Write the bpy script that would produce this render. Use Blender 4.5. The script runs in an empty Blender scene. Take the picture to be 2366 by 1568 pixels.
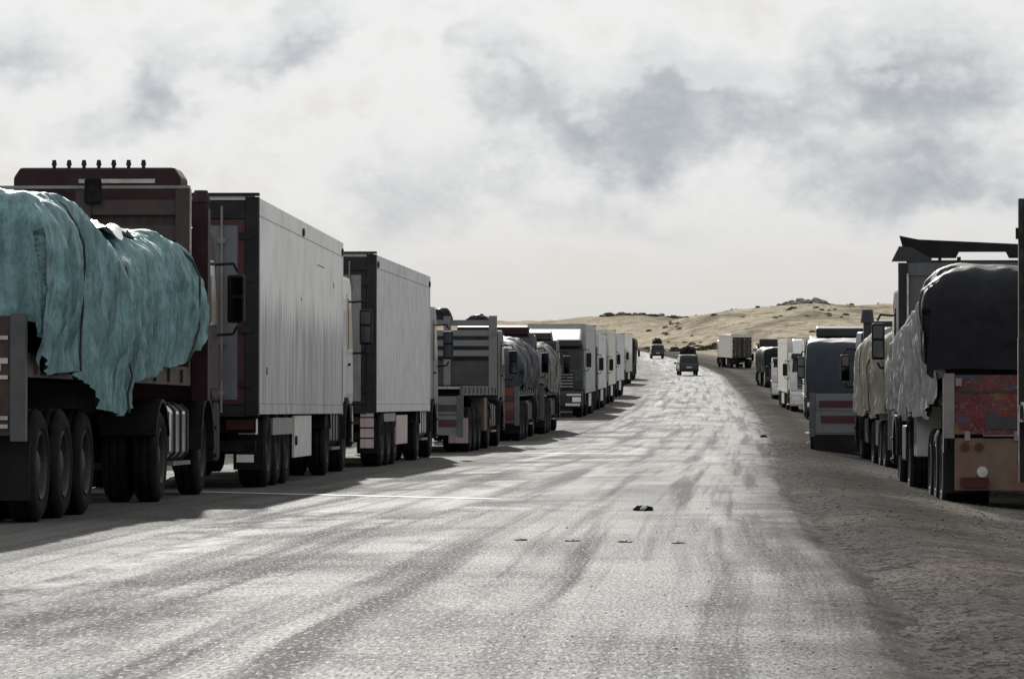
import bpy, bmesh, math, random
from mathutils import Vector, Matrix, noise
random.seed(7)
SC = bpy.context.scene
COL = SC.collection

# ------------------------------------------------------------------ camera, sky, sun, exposure
def interp(tab, t):
    """smooth monotone-ish interpolation through (t, v) pairs"""
    if t <= tab[0][0]:
        a, b = tab[0], tab[1]
        return a[1] + (b[1]-a[1])/(b[0]-a[0])*(t-a[0])
    if t >= tab[-1][0]:
        return tab[-1][1]
    for i in range(len(tab)-1):
        if tab[i][0] <= t <= tab[i+1][0]:
            x0, y0 = tab[i]; x1, y1 = tab[i+1]
            def sl(j):
                if j <= 0: return (tab[1][1]-tab[0][1])/(tab[1][0]-tab[0][0])
                if j >= len(tab)-1: return (tab[-1][1]-tab[-2][1])/(tab[-1][0]-tab[-2][0])
                return (tab[j+1][1]-tab[j-1][1])/(tab[j+1][0]-tab[j-1][0])
            h = x1-x0; u = (t-x0)/h
            return ((2*u**3-3*u*u+1)*y0 + (u**3-2*u*u+u)*h*sl(i) + (-2*u**3+3*u*u)*y1 + (u**3-u*u)*h*sl(i+1))
def sstep(a, b, t):
    t = max(0., min(1., (t-a)/(b-a))); return t*t*(3-2*t)

EYE = 1.05
cam_d = bpy.data.cameras.new('camera'); cam = bpy.data.objects.new('camera', cam_d); COL.objects.link(cam)
cam_d.sensor_width = 36; cam_d.lens = 36*9000/2366
cam_d.clip_start = 0.5; cam_d.clip_end = 20000
cam.location = (0, 0, EYE)
cam.rotation_euler = (math.radians(90)-24/9000, 0, 0)
SC.camera = cam

SUN_EL, SUN_AZ = math.radians(18.5), math.radians(-4.0)
world = bpy.data.worlds.new('World'); SC.world = world; world.use_nodes = True
def build_world():
    nt = world.node_tree; N = nt.nodes; L = nt.links; N.clear()
    def m(op, a, b=None, c=None, clamp=False):
        n = N.new('ShaderNodeMath'); n.operation = op; n.use_clamp = clamp
        for i, v in enumerate((a, b, c)):
            if v is None: continue
            if isinstance(v, (int, float)): n.inputs[i].default_value = v
            else: L.new(v, n.inputs[i])
        return n.outputs[0]
    def ramp(v, a, b):
        n = N.new('ShaderNodeMapRange'); n.interpolation_type = 'SMOOTHSTEP'
        L.new(v, n.inputs[0]); n.inputs[1].default_value = a; n.inputs[2].default_value = b
        return n.outputs[0]
    tc = N.new('ShaderNodeTexCoord'); sp = N.new('ShaderNodeSeparateXYZ'); L.new(tc.outputs['Generated'], sp.inputs[0])
    az = m('ARCTAN2', sp.outputs[0], sp.outputs[1]); el = m('ARCSINE', sp.outputs[2])
    def nz(scale, det, rough, sz=1.6, off=0.0, dist=0.0):
        mp = N.new('ShaderNodeMapping'); L.new(tc.outputs['Generated'], mp.inputs[0])
        mp.inputs['Scale'].default_value = (1, 1, sz); mp.inputs['Location'].default_value = (off, off*.7, off*1.3)
        n = N.new('ShaderNodeTexNoise'); L.new(mp.outputs[0], n.inputs['Vector'])
        n.inputs['Scale'].default_value = scale; n.inputs['Detail'].default_value = det
        n.inputs['Roughness'].default_value = rough; n.inputs['Distortion'].default_value = dist
        return n.outputs[0]
    # cloud banks in this part of the sky: bearing, height (in the same units), half width, half height, thickness
    banks = [(660, 80, 180, 95, .75), (370, 200, 105, 125, .7), (10, 80, 170, 100, .62), (1400, 240, 380, 105, .66),
             (1100, 125, 110, 60, .5), (1640, 170, 170, 75, .55), (2130, 170, 300, 140, .85), (2210, 430, 420, 85, .72),
             (900, 455, 210, 100, .55), (1360, 500, 320, 95, .5), (240, 320, 190, 75, .45), (1580, 335, 420, 70, .62), (1000, 20, 160, 50, .4), (700, 330, 250, 60, .18)]
    ae = m('ABSOLUTE', az); inview = m('MULTIPLY', ramp(ae, .22, .15), ramp(el, .14, .09))
    def density(de):
        """cloud thickness, sampled a little higher by de"""
        e2 = m('ADD', el, de) if de else el
        def nn(scale, det, rough, sz, off):
            mp = N.new('ShaderNodeMapping'); L.new(tc.outputs['Generated'], mp.inputs[0])
            mp.inputs['Scale'].default_value = (1, 1, sz); mp.inputs['Location'].default_value = (off, off*.7, off*1.3+de*sz)
            n = N.new('ShaderNodeTexNoise'); L.new(mp.outputs[0], n.inputs['Vector'])
            n.inputs['Scale'].default_value = scale; n.inputs['Detail'].default_value = det; n.inputs['Roughness'].default_value = rough
            return n.outputs[0]
        azw = m('ADD', az, m('MULTIPLY', m('SUBTRACT', nn(24, 4, .6, 1.3, 3.1), .5), .055))
        elw = m('ADD', e2, m('MULTIPLY', m('SUBTRACT', nn(24, 4, .6, 1.3, 9.7), .5), .038))
        tot = None
        for (x, y, a, b, s) in banks:
            dx = m('MULTIPLY', m('SUBTRACT', azw, (x-1183)/9000), 9000/a)
            dy = m('MULTIPLY', m('SUBTRACT', elw, (760-y)/9000), 9000/b)
            g = m('MULTIPLY', m('EXPONENT', m('MULTIPLY', m('ADD', m('MULTIPLY', dx, dx), m('MULTIPLY', dy, dy)), -1.0)), s)
            tot = g if tot is None else m('ADD', tot, g)
        if not de: rest = m('MULTIPLY', ramp(nn(9, 2, .55, 2.2, 5.0), .48, .75), m('SUBTRACT', 1.0, inview))
        return m('ADD', m('ADD', tot, rest) if not de else tot, m('ADD', m('MULTIPLY', m('SUBTRACT', nn(34, 5, .62, 1.5, 1.7), .5), 1.2), m('MULTIPLY', m('SUBTRACT', nn(105, 3, .6, 1.25, 4.4), .5), .45)))
    dens = density(0.); up = density(.0085)
    grey = ramp(dens, .13, .95)
    rim = ramp(m('SUBTRACT', dens, up), .05, .46)      # tops of the puffs, lit by the sun above
    white = m('MULTIPLY', m('MAXIMUM', m('MULTIPLY', ramp(dens, -.16, .22), .8), rim), m('SUBTRACT', 1.0, m('MULTIPLY', ramp(dens, .7, 1.3), .7)))
    grey = m('MULTIPLY', grey, m('SUBTRACT', 1.0, m('MULTIPLY', rim, .6)))
    fade = ramp(el, .004, .040)                       # clouds thin out in the pale air at the horizon
    grey = m('MULTIPLY', grey, fade); white = m('MULTIPLY', white, fade)
    def mix(f, a, b):
        n = N.new('ShaderNodeMix'); n.data_type = 'RGBA'
        if isinstance(f, (int, float)): n.inputs[0].default_value = f
        else: L.new(f, n.inputs[0])
        for s, v in ((6, a), (7, b)):
            if isinstance(v, tuple): n.inputs[s].default_value = (*v, 1)
            else: L.new(v, n.inputs[s])
        return n.outputs[2]
    tint = mix(white, (.985, .97, .935), (1.08, 1.10, 1.11))
    tint = mix(grey, tint, (.545, .59, .645))
    sky = N.new('ShaderNodeTexSky'); sky.sky_type = 'NISHITA'; sky.sun_disc = False
    sky.sun_elevation = SUN_EL; sky.sun_rotation = SUN_AZ
    sky.air_density = 1.0; sky.dust_density = 2.0; sky.ozone_density = 1.0; sky.altitude = 100
    bw = N.new('ShaderNodeRGBToBW'); L.new(sky.outputs[0], bw.inputs[0])
    # thin high overcast: takes most of the blue out of the clear sky and evens out its brightness
    # an overcast brightens from the horizon up to the zenith
    flat = m('MULTIPLY', m('MULTIPLY', m('POWER', bw.outputs[0], .12), 4.75), m('MULTIPLY_ADD', m('MAXIMUM', sp.outputs[2], 0.), .9, 1.0))
    cmb = N.new('ShaderNodeCombineXYZ')
    for i in range(3): L.new(flat, cmb.inputs[i])
    veil = mix(m('MULTIPLY_ADD', m('MAXIMUM', m('SUBTRACT', sp.outputs[2], .12), 0.), -.45, .995), sky.outputs[0], cmb.outputs[0])
    mul = N.new('ShaderNodeMix'); mul.data_type = 'RGBA'; mul.blend_type = 'MULTIPLY'; mul.inputs[0].default_value = 1
    L.new(veil, mul.inputs[6]); L.new(tint, mul.inputs[7])
    world.cycles.sampling_method = 'MANUAL'; world.cycles.sample_map_resolution = 256
    bg = N.new('ShaderNodeBackground'); bg.inputs[1].default_value = 0.10
    L.new(mul.outputs[2], bg.inputs[0])
    out = N.new('ShaderNodeOutputWorld'); L.new(bg.outputs[0], out.inputs[0])
build_world()

sun_d = bpy.data.lights.new('sun', 'SUN'); sun = bpy.data.objects.new('sun', sun_d); COL.objects.link(sun)
sun_d.energy = 4.4; sun_d.angle = math.radians(.6); sun_d.color = (1, .965, .90)
to_sun = Vector((math.cos(SUN_EL)*math.sin(SUN_AZ), math.cos(SUN_EL)*math.cos(SUN_AZ), math.sin(SUN_EL)))
sun.rotation_euler = to_sun.to_track_quat('Z', 'Y').to_euler(); sun.location = (0, 0, 60)
vs = SC.view_settings
vs.view_transform = 'Standard'; vs.look = 'None'; vs.exposure = 0.0; vs.gamma = 1; vs.use_curve_mapping = False

# ------------------------------------------------------------------ mesh + material helpers
class MB:
    def __init__(s): s.v = []; s.f = []; s.p = []
    def add(s, vs, fs):
        o = len(s.v); s.v += [tuple(p) for p in vs]; n0 = len(s.f); s.f += [tuple(i+o for i in f) for f in fs]; s.p.append((o, len(s.v), n0, len(s.f))); return s
    def box(s, x0, x1, y0, y1, z0, z1):
        return s.add([(x0,y0,z0),(x1,y0,z0),(x1,y1,z0),(x0,y1,z0),(x0,y0,z1),(x1,y0,z1),(x1,y1,z1),(x0,y1,z1)],
                     [(0,3,2,1),(4,5,6,7),(0,1,5,4),(1,2,6,5),(2,3,7,6),(3,0,4,7)])
    def prism(s, pts, a, b, axis='x'):
        """pts: outline in the plane normal to axis (x:(y,z) y:(x,z) z:(x,y)); extruded a..b"""
        n = len(pts)
        def P(p, t): return {'x': (t, p[0], p[1]), 'y': (p[0], t, p[1]), 'z': (p[0], p[1], t)}[axis]
        return s.add([P(p, a) for p in pts]+[P(p, b) for p in pts],
                     [tuple(range(n))[::-1], tuple(range(n, 2*n))]+[(i, (i+1)%n, n+(i+1)%n, n+i) for i in range(n)])
    def cyl(s, p0, p1, r, n=12, r1=None):
        p0 = Vector(p0); p1 = Vector(p1); d = (p1-p0).normalized(); r1 = r if r1 is None else r1
        a = d.orthogonal().normalized(); b = d.cross(a)
        ring = lambda c, q: [c+(a*math.cos(2*math.pi*i/n)+b*math.sin(2*math.pi*i/n))*q for i in range(n)]
        return s.add(ring(p0, r)+ring(p1, r1), [tuple(range(n))[::-1], tuple(range(n, 2*n))]+[(i,(i+1)%n,n+(i+1)%n,n+i) for i in range(n)])
    def tube(s, pts, r, n=8):
        for a, b in zip(pts[:-1], pts[1:]): s.cyl(a, b, r, n)
        return s
    def lathe_x(s, prof, n=28, cx=0, cy=0, cz=0):
        """prof: (x, r) list, open; turned about the x axis"""
        m = len(prof); vs = []; fs = []
        for i in range(n):
            c, q = math.cos(2*math.pi*i/n), math.sin(2*math.pi*i/n)
            vs += [(cx+x, cy+r*c, cz+r*q) for x, r in prof]
        for i in range(n):
            j = (i+1) % n
            fs += [(i*m+k, i*m+k+1, j*m+k+1, j*m+k) for k in range(m-1)]
        return s.add(vs, fs)
    def mesh(s, name, bevel=0, smooth=False):
        me = bpy.data.meshes.new(name); me.from_pydata(s.v, [], s.f)
        bm = bmesh.new(); bm.from_mesh(me)
        bmesh.ops.recalc_face_normals(bm, faces=bm.faces)
        if bevel:
            es = [e for e in bm.edges if len(e.link_faces) == 2 and e.calc_face_angle(0) > .5]
            bmesh.ops.bevel(bm, geom=es, offset=bevel, segments=2, affect='EDGES', profile=.6)
        bm.to_mesh(me); bm.free()
        if smooth: me.polygons.foreach_set('use_smooth', [True]*len(me.polygons))
        return me

def obj(name, mb, m, parent=None, bevel=0, smooth=False):
    me = mb if isinstance(mb, bpy.types.Mesh) else mb.mesh(name, bevel, smooth)
    if not me.materials: me.materials.append(M[m] if isinstance(m, str) else m)
    o = bpy.data.objects.new(name, me); COL.objects.link(o); o.parent = parent
    return o
def each(name, mb, m, parent=None, bevel=0, groups=None):
    """one object per piece of a builder (groups: how many consecutive pieces make one object)"""
    ps = mb.p; n = groups or 1; out = []
    for i in range(0, len(ps), n):
        q = MB()
        for (a, b, c, d) in ps[i:i+n]: q.add(mb.v[a:b], [tuple(k-a for k in f) for f in mb.f[c:d]])
        out.append(obj(name, q, m, parent, bevel))
    return out
def tag(o, label, cat, group=None):
    o['label'] = label; o['category'] = cat
    if group: o['group'] = group
    return o
def struct(o): o['kind'] = 'structure'; return o

M = {}
def mat(name, col, rough=.6, metal=0., var=.25, scale=3., dirt=None, dirt_amt=0., dirt_scale=2., streak=0., bump=0., bscale=30., spec=.5, zband=None, coat=0., grain=0., gscale=40.):
    """painted / cloth / metal surface: base colour with mottling, vertical run-off streaks and dust"""
    m = bpy.data.materials.new(name); m.use_nodes = True; nt = m.node_tree; N = nt.nodes; L = nt.links
    bs = N['Principled BSDF']; bs.inputs['Roughness'].default_value = rough; bs.inputs['Metallic'].default_value = metal
    bs.inputs['Specular IOR Level'].default_value = spec
    if coat: bs.inputs['Coat Weight'].default_value = coat; bs.inputs['Coat Roughness'].default_value = .15
    tc = N.new('ShaderNodeTexCoord')
    oi = N.new('ShaderNodeObjectInfo')
    ad = N.new('ShaderNodeVectorMath'); ad.operation = 'MULTIPLY_ADD'
    L.new(oi.outputs['Location'], ad.inputs[0]); ad.inputs[1].default_value = (.37, .53, .71); L.new(tc.outputs['Object'], ad.inputs[2])
    def nz(sc, det=5, sv=(1,1,1), rough_=.6):
        mp = N.new('ShaderNodeMapping'); L.new(ad.outputs[0], mp.inputs[0]); mp.inputs['Scale'].default_value = sv
        n = N.new('ShaderNodeTexNoise'); L.new(mp.outputs[0], n.inputs['Vector'])
        n.inputs['Scale'].default_value = sc; n.inputs['Detail'].default_value = det; n.inputs['Roughness'].default_value = rough_
        return n.outputs[0]
    def mr(v, a, b, c, d):
        n = N.new('ShaderNodeMapRange'); L.new(v, n.inputs[0])
        for i, q in enumerate((a, b, c, d)): n.inputs[i+1].default_value = q
        return n.outputs[0]
    def mixc(f, a, b, mode='MIX'):
        n = N.new('ShaderNodeMix'); n.data_type = 'RGBA'; n.blend_type = mode
        if isinstance(f, (int, float)): n.inputs[0].default_value = f
        else: L.new(f, n.inputs[0])
        for s, v in ((6, a), (7, b)):
            if isinstance(v, tuple): n.inputs[s].default_value = (*v, 1)
            else: L.new(v, n.inputs[s])
        return n.outputs[2]
    c = mixc(mr(nz(scale), .3, .7, 0, 1), tuple(x*(1-var) for x in col), tuple(min(1, x*(1+var)) for x in col))
    if streak:
        sv = mr(nz(1, 6, (9, 9, .45)), .42, .72, 0, streak)
        if zband:
            sx = N.new('ShaderNodeSeparateXYZ'); L.new(tc.outputs['Object'], sx.inputs[0])
            jz = N.new('ShaderNodeMath'); jz.operation = 'MULTIPLY_ADD'; L.new(nz(1, 4, (5, 5, .15)), jz.inputs[0]); jz.inputs[1].default_value = 1.6; L.new(sx.outputs[2], jz.inputs[2])
            band = mr(jz.outputs[0], zband[0]+.8, zband[1]+.8, 1, 0)
            am = N.new('ShaderNodeMath'); am.operation = 'MULTIPLY_ADD'; L.new(band, am.inputs[0]); am.inputs[1].default_value = zband[2]; 
            mm = N.new('ShaderNodeMath'); mm.operation = 'MULTIPLY'; L.new(sv, mm.inputs[0]); L.new(band, mm.inputs[1]); L.new(mm.outputs[0], am.inputs[2])
            sv = am.outputs[0]
        c = mixc(sv, c, dirt or tuple(x*.4 for x in col))
    if grain:
        c = mixc(mr(nz(gscale, 2, (1, 1, .45)), .46, .62, 0, grain), c, dirt or tuple(x*.4 for x in col))
    if dirt and dirt_amt:
        c = mixc(mr(nz(dirt_scale, 7), .45, .7, 0, dirt_amt), c, dirt)
    L.new(c, bs.inputs['Base Color'])
    if bump:
        b = N.new('ShaderNodeBump'); b.inputs['Strength'].default_value = bump; b.inputs['Distance'].default_value = .02
        L.new(nz(bscale, 6), b.inputs['Height']); L.new(b.outputs[0], bs.inputs['Normal'])
    M[name] = m
    return m
DUST = (.33, .28, .22)
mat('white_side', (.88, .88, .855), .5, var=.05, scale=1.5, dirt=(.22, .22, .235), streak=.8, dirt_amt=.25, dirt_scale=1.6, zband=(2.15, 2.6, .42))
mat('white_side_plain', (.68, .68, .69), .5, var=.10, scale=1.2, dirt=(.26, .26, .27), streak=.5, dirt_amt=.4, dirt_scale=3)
mat('cream_side', (.70, .68, .60), .55, var=.08, dirt=(.36, .33, .27), streak=.3, dirt_amt=.2)
mat('green_grey_side', (.36, .40, .40), .55, var=.08, dirt=(.22, .22, .21), streak=.35, dirt_amt=.2)
mat('white_paint', (.68, .68, .66), .45, var=.08, dirt=DUST, dirt_amt=.35, dirt_scale=4)
mat('white_cab', (.62, .62, .61), .35, var=.06, dirt=DUST, dirt_amt=.25, coat=.3)
mat('pink_panel', (.56, .47, .45), .55, var=.12, dirt=(.3, .22, .2), streak=.5)
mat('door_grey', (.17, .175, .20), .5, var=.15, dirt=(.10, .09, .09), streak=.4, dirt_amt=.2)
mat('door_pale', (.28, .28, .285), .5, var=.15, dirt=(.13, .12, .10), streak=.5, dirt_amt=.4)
mat('frame_dark', (.017, .016, .020), .6, var=.3, spec=.25, dirt=(.065, .056, .052), dirt_amt=.35)
mat('frame_red', (.062, .012, .016), .5, var=.25, dirt=(.06, .03, .03), dirt_amt=.5)
mat('maroon', (.027, .009, .013), .6, var=.25, dirt=(.07, .05, .052), dirt_amt=.3, spec=.25)
mat('dark_cab', (.018, .020, .027), .45, var=.3, spec=.4, dirt=(.07, .065, .062), dirt_amt=.3)
mat('grey_cab', (.15, .15, .165), .4, var=.15, dirt=DUST, dirt_amt=.3)
mat('chassis', (.009, .009, .011), .85, var=.35, spec=.12, dirt=(.05, .043, .038), dirt_amt=.4, dirt_scale=5)
mat('steel', (.24, .24, .235), .45, .6, var=.25, dirt=(.14, .10, .08), dirt_amt=.5)
mat('chrome', (.62, .62, .62), .22, .9, var=.1, dirt=DUST, dirt_amt=.3)
mat('mirror_glass', (.10, .105, .115), .08, 1., var=.02)
mat('rubber', (.010, .010, .012), .9, var=.3, spec=.15, dirt=(.036, .034, .033), dirt_amt=.4, dirt_scale=6, bump=.3)
mat('rim_steel', (.045, .044, .045), .7, .3, var=.3, dirt=(.1, .07, .05), dirt_amt=.6, dirt_scale=8)
mat('black_plastic', (.009, .009, .0115), .6, var=.3, spec=.2, dirt=(.05, .046, .043), dirt_amt=.3)
mat('glass', (.010, .012, .016), .12, var=.2, spec=.3, dirt=(.10, .095, .085), dirt_amt=.15)
mat('red_lamp', (.06, .010, .010), .25, var=.2, dirt=(.1, .05, .04), dirt_amt=.4)
mat('amber_lamp', (.45, .16, .02), .25, var=.2)
mat('lamp_clear', (.75, .75, .74), .15, var=.1)
mat('plate', (.62, .62, .58), .5, var=.1, dirt=DUST, dirt_amt=.3)
mat('stripe_white', (.52, .50, .46), .5, var=.15, dirt=(.16, .13, .12), dirt_amt=.6, dirt_scale=8)
mat('tail_brown', (.045, .030, .026), .65, var=.35, dirt=(.10, .07, .058), dirt_amt=.45, dirt_scale=4)
mat('tail_red', (.15, .030, .026), .6, var=.3, dirt=(.11, .085, .065), dirt_amt=.65, dirt_scale=3)
mat('tail_olive', (.13, .095, .065), .7, var=.3, dirt=(.16, .05, .035), dirt_amt=.6, dirt_scale=2.5)
mat('tail_grey', (.085, .092, .10), .65, var=.25, dirt=(.09, .075, .065), dirt_amt=.5, dirt_scale=3)
mat('rack_grey', (.085, .092, .10), .6, var=.25, dirt=(.08, .065, .055), dirt_amt=.5, dirt_scale=4)
mat('rack_pale', (.17, .18, .185), .65, var=.25, dirt=(.09, .075, .065), dirt_amt=.5, dirt_scale=3)
mat('wood_dark', (.035, .030, .029), .75, var=.35, scale=4, dirt=(.08, .068, .062), streak=.5)
mat('deck_wood', (.38, .35, .30), .55, var=.2, dirt=(.2, .17, .14), dirt_amt=.4)
mat('paint_yellow', (.36, .23, .05), .6, var=.25, dirt=(.14, .10, .07), dirt_amt=.5)
mat('paint_blue', (.07, .09, .15), .6, var=.3, dirt=(.15, .12, .11), dirt_amt=.4)
mat('paint_white', (.42, .38, .36), .6, var=.2, dirt=(.2, .1, .09), dirt_amt=.5)
mat('paint_dark', (.03, .028, .034), .6, var=.3, dirt=(.1, .08, .07), dirt_amt=.3)
mat('van_white', (.55, .55, .54), .35, var=.05, dirt=DUST, dirt_amt=.2, coat=.4)
mat('van_grey', (.028, .031, .038), .5, var=.1, dirt=(.09, .08, .07), dirt_amt=.2)
mat('bag_black', (.016, .016, .018), .95, var=.3, bump=.5, bscale=9, spec=.1)
mat('bag_white', (.70, .70, .68), .4, var=.1)
mat('stone', (.15, .14, .13), .9, var=.4, scale=6)
mat('rock', (.20, .18, .15), .95, var=.4, scale=.25, dirt=(.05, .045, .04), dirt_amt=.7, dirt_scale=.4, bump=.6, bscale=1)
mat('stud', (.20, .20, .195), .8, var=.3, scale=20)
mat('shrub_leaf', (.055, .052, .036), .9, var=.5, scale=1.5)
mat('rope', (.05, .05, .05), .8)

def painted_tail():
    """hand-painted tailboard: worn red ground, cream brushwork loops, blue and ochre fields"""
    m = bpy.data.materials.new('painted_tail'); m.use_nodes = True; N = m.node_tree.nodes; L = m.node_tree.links
    bs = N['Principled BSDF']; bs.inputs['Roughness'].default_value = .7; bs.inputs['Specular IOR Level'].default_value = .25
    tc = N.new('ShaderNodeTexCoord')
    def nz(sc, det=4, sv=(1,1,1), off=0.):
        mp = N.new('ShaderNodeMapping'); L.new(tc.outputs['Object'], mp.inputs[0]); mp.inputs['Scale'].default_value = sv; mp.inputs['Location'].default_value = (off, 0, off)
        n = N.new('ShaderNodeTexNoise'); L.new(mp.outputs[0], n.inputs['Vector']); n.inputs['Scale'].default_value = sc; n.inputs['Detail'].default_value = det; return n.outputs[0]
    def mr(v, a, b, c=0., d=1.):
        n = N.new('ShaderNodeMapRange'); L.new(v, n.inputs[0])
        for i, q in enumerate((a, b, c, d)): n.inputs[i+1].default_value = q
        return n.outputs[0]
    def mm(op, a, b):
        n = N.new('ShaderNodeMath'); n.operation = op
        for i, v in enumerate((a, b)):
            if isinstance(v, (int, float)): n.inputs[i].default_value = v
            else: L.new(v, n.inputs[i])
        return n.outputs[0]
    def mixc(f, a, b):
        n = N.new('ShaderNodeMix'); n.data_type = 'RGBA'; L.new(f, n.inputs[0])
        for s_, v in ((6, a), (7, b)):
            if isinstance(v, tuple): n.inputs[s_].default_value = (*v, 1)
            else: L.new(v, n.inputs[s_])
        return n.outputs[2]
    c = mixc(mr(nz(3, 6), .35, .65), (.10, .022, .026), (.16, .038, .036))
    c = mixc(mr(nz(2.2, 3, (1, 1, 1.4), 3.), .52, .60), c, (.05, .06, .10))
    c = mixc(mr(nz(2.0, 3, (1, 1, 1.2), 9.), .60, .66, 0, .7), c, (.22, .14, .05))
    ln = mm('ABSOLUTE', mm('SUBTRACT', nz(7, 2, (1, 1, 1.5), 5.), .5), 0.)
    c = mixc(mr(ln, .008, .022, .5, 0.), c, (.20, .15, .14))
    c = mixc(mr(nz(5, 7), .5, .68, 0, .85), c, (.065, .052, .045))
    L.new(c, bs.inputs['Base Color']); M['painted_tail'] = m
painted_tail()
def tarp_mat(name, col, lo, hi, rough=.7, bump=.5, streak=.5, alt=None, sheen=.0):
    m = mat(name, col, rough, var=.22, scale=2.0, dirt=alt or tuple(x*.35 for x in col), streak=streak, dirt_amt=.35, dirt_scale=3.5, bump=bump*.35, bscale=26, spec=.2, grain=.3, gscale=34)
    return m
tarp_mat('tarp_teal', (.215, .375, .39), 0, 0, .62, .8, .7, alt=(.04, .07, .08))
tarp_mat('tarp_grey', (.34, .345, .35), 0, 0, .8, .5, .6, alt=(.12, .115, .11))
tarp_mat('tarp_black', (.013, .014, .018), 0, 0, .6, .5, .3)
tarp_mat('tarp_slate', (.045, .052, .066), 0, 0, .6, .4, .25, alt=(.045, .05, .06))
tarp_mat('tarp_khaki', (.29, .275, .225), 0, 0, .75, .6, .6, alt=(.12, .105, .085))
tarp_mat('tarp_ash', (.23, .225, .21), 0, 0, .75, .6, .6, alt=(.09, .085, .08))
tarp_mat('plastic_white', (.62, .64, .66), 0, 0, .3, .5, .15)

# ------------------------------------------------------------------ terrain functions
H_TAB = [(0,1.05),(20,1.40),(36,1.73),(50,2.03),(72,2.48),(88,2.77),(107,3.05),(125,3.25),(163,3.65),(220,4.0),(310,4.35),(380,4.5),(441,4.45),(555,4.2),(750,3.9),(1000,3.6)]
RE_TAB = [(0,1.05),(16.6,1.84),(22.7,2.25),(28.2,2.50),(37.2,2.95),(60,4.3),(89,6.15),(118,7.96),(194,12.2),(305,17.4),(378,20.7),(470,22.9),(600,23.6),(750,22.5),(900,14),(1100,-8),(1400,-60)]
def road_h(Y): return interp(H_TAB, Y) if Y > 0 else 1.05+.0175*Y
def redge(Y): return interp(RE_TAB, Y)
ROAD_W = 4.75
def center(Y): return redge(Y)-ROAD_W/2
CREST = [(-400,2.0),(0,2.5),(20,-1.5),(36,-.6),(51,3.0),(61,4.7),(75,6.5),(82,7.0),(101,6.3),(120,7.2),(150,8.5),(260,13),(500,16)]
CREST2 = [(-400,0),(-100,1.5),(17,3.9),(43,6.1),(59,6.6),(75,5.6),(83,5.2),(120,5),(300,8)]
def ground(X, Y):
    e = X-redge(Y)
    z = EYE-road_h(Y)
    z -= .30*sstep(.2, 3.2, e)*(1-sstep(250, 420, Y))
    z -= .25*sstep(-12.5, -18, e)
    if Y > 430:
        zc = EYE+interp(CREST, X*1100/max(Y, 700))
        s = sstep(520, 1120, Y)*sstep(3, 42, e)
        z = z*(1-s)+zc*s
        zr = EYE-3.6
        if Y > 1120:
            f = sstep(1120, 1350, Y); z = z*(1-f)+(EYE-2.)*f
            b = sstep(1350, 1850, Y); z = z*(1-b)+(EYE+interp(CREST2, X*1800/Y))*b
            f2 = sstep(1900, 2600, Y); z = z*(1-f2)+(EYE-6)*f2
        amp = sstep(480, 800, Y)*sstep(4, 45, e)
        z += amp*(noise.noise(Vector((X*.045, Y*.012, 3)))*.9+noise.noise(Vector((X*.15, Y*.03, 8)))*.55+abs(noise.noise(Vector((X*.07, Y*.02, 1))))*.8)
    elif Y > 0:
        o = sstep(.1, 1.5, e)+sstep(-12, -13, e)
        z += o*(noise.noise(Vector((X*.8, Y*.35, 1)))*.016+noise.noise(Vector((X*2.5, Y*1.2, 5)))*.005)
    return z

# ------------------------------------------------------------------ ground, road
def rows(y0, y1, d0, k):
    r = [y0]; 
    while r[-1] < y1: r.append(r[-1]+max(d0, k*abs(r[-1])))
    return r
def attr_mesh(name, verts, faces, uv=None, mask=None):
    me = bpy.data.meshes.new(name); me.from_pydata(verts, [], faces)
    if uv:
        l = me.uv_layers.new(name='UVMap'); idx = [0]*len(me.loops); me.loops.foreach_get('vertex_index', idx)
        l.data.foreach_set('uv', [c for i in idx for c in uv[i]])
    if mask:
        a = me.attributes.new('cover', 'FLOAT_VECTOR', 'POINT'); a.data.foreach_set('vector', [c for q in mask for c in q])
    me.polygons.foreach_set('use_smooth', [True]*len(me.polygons))
    return me

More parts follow.
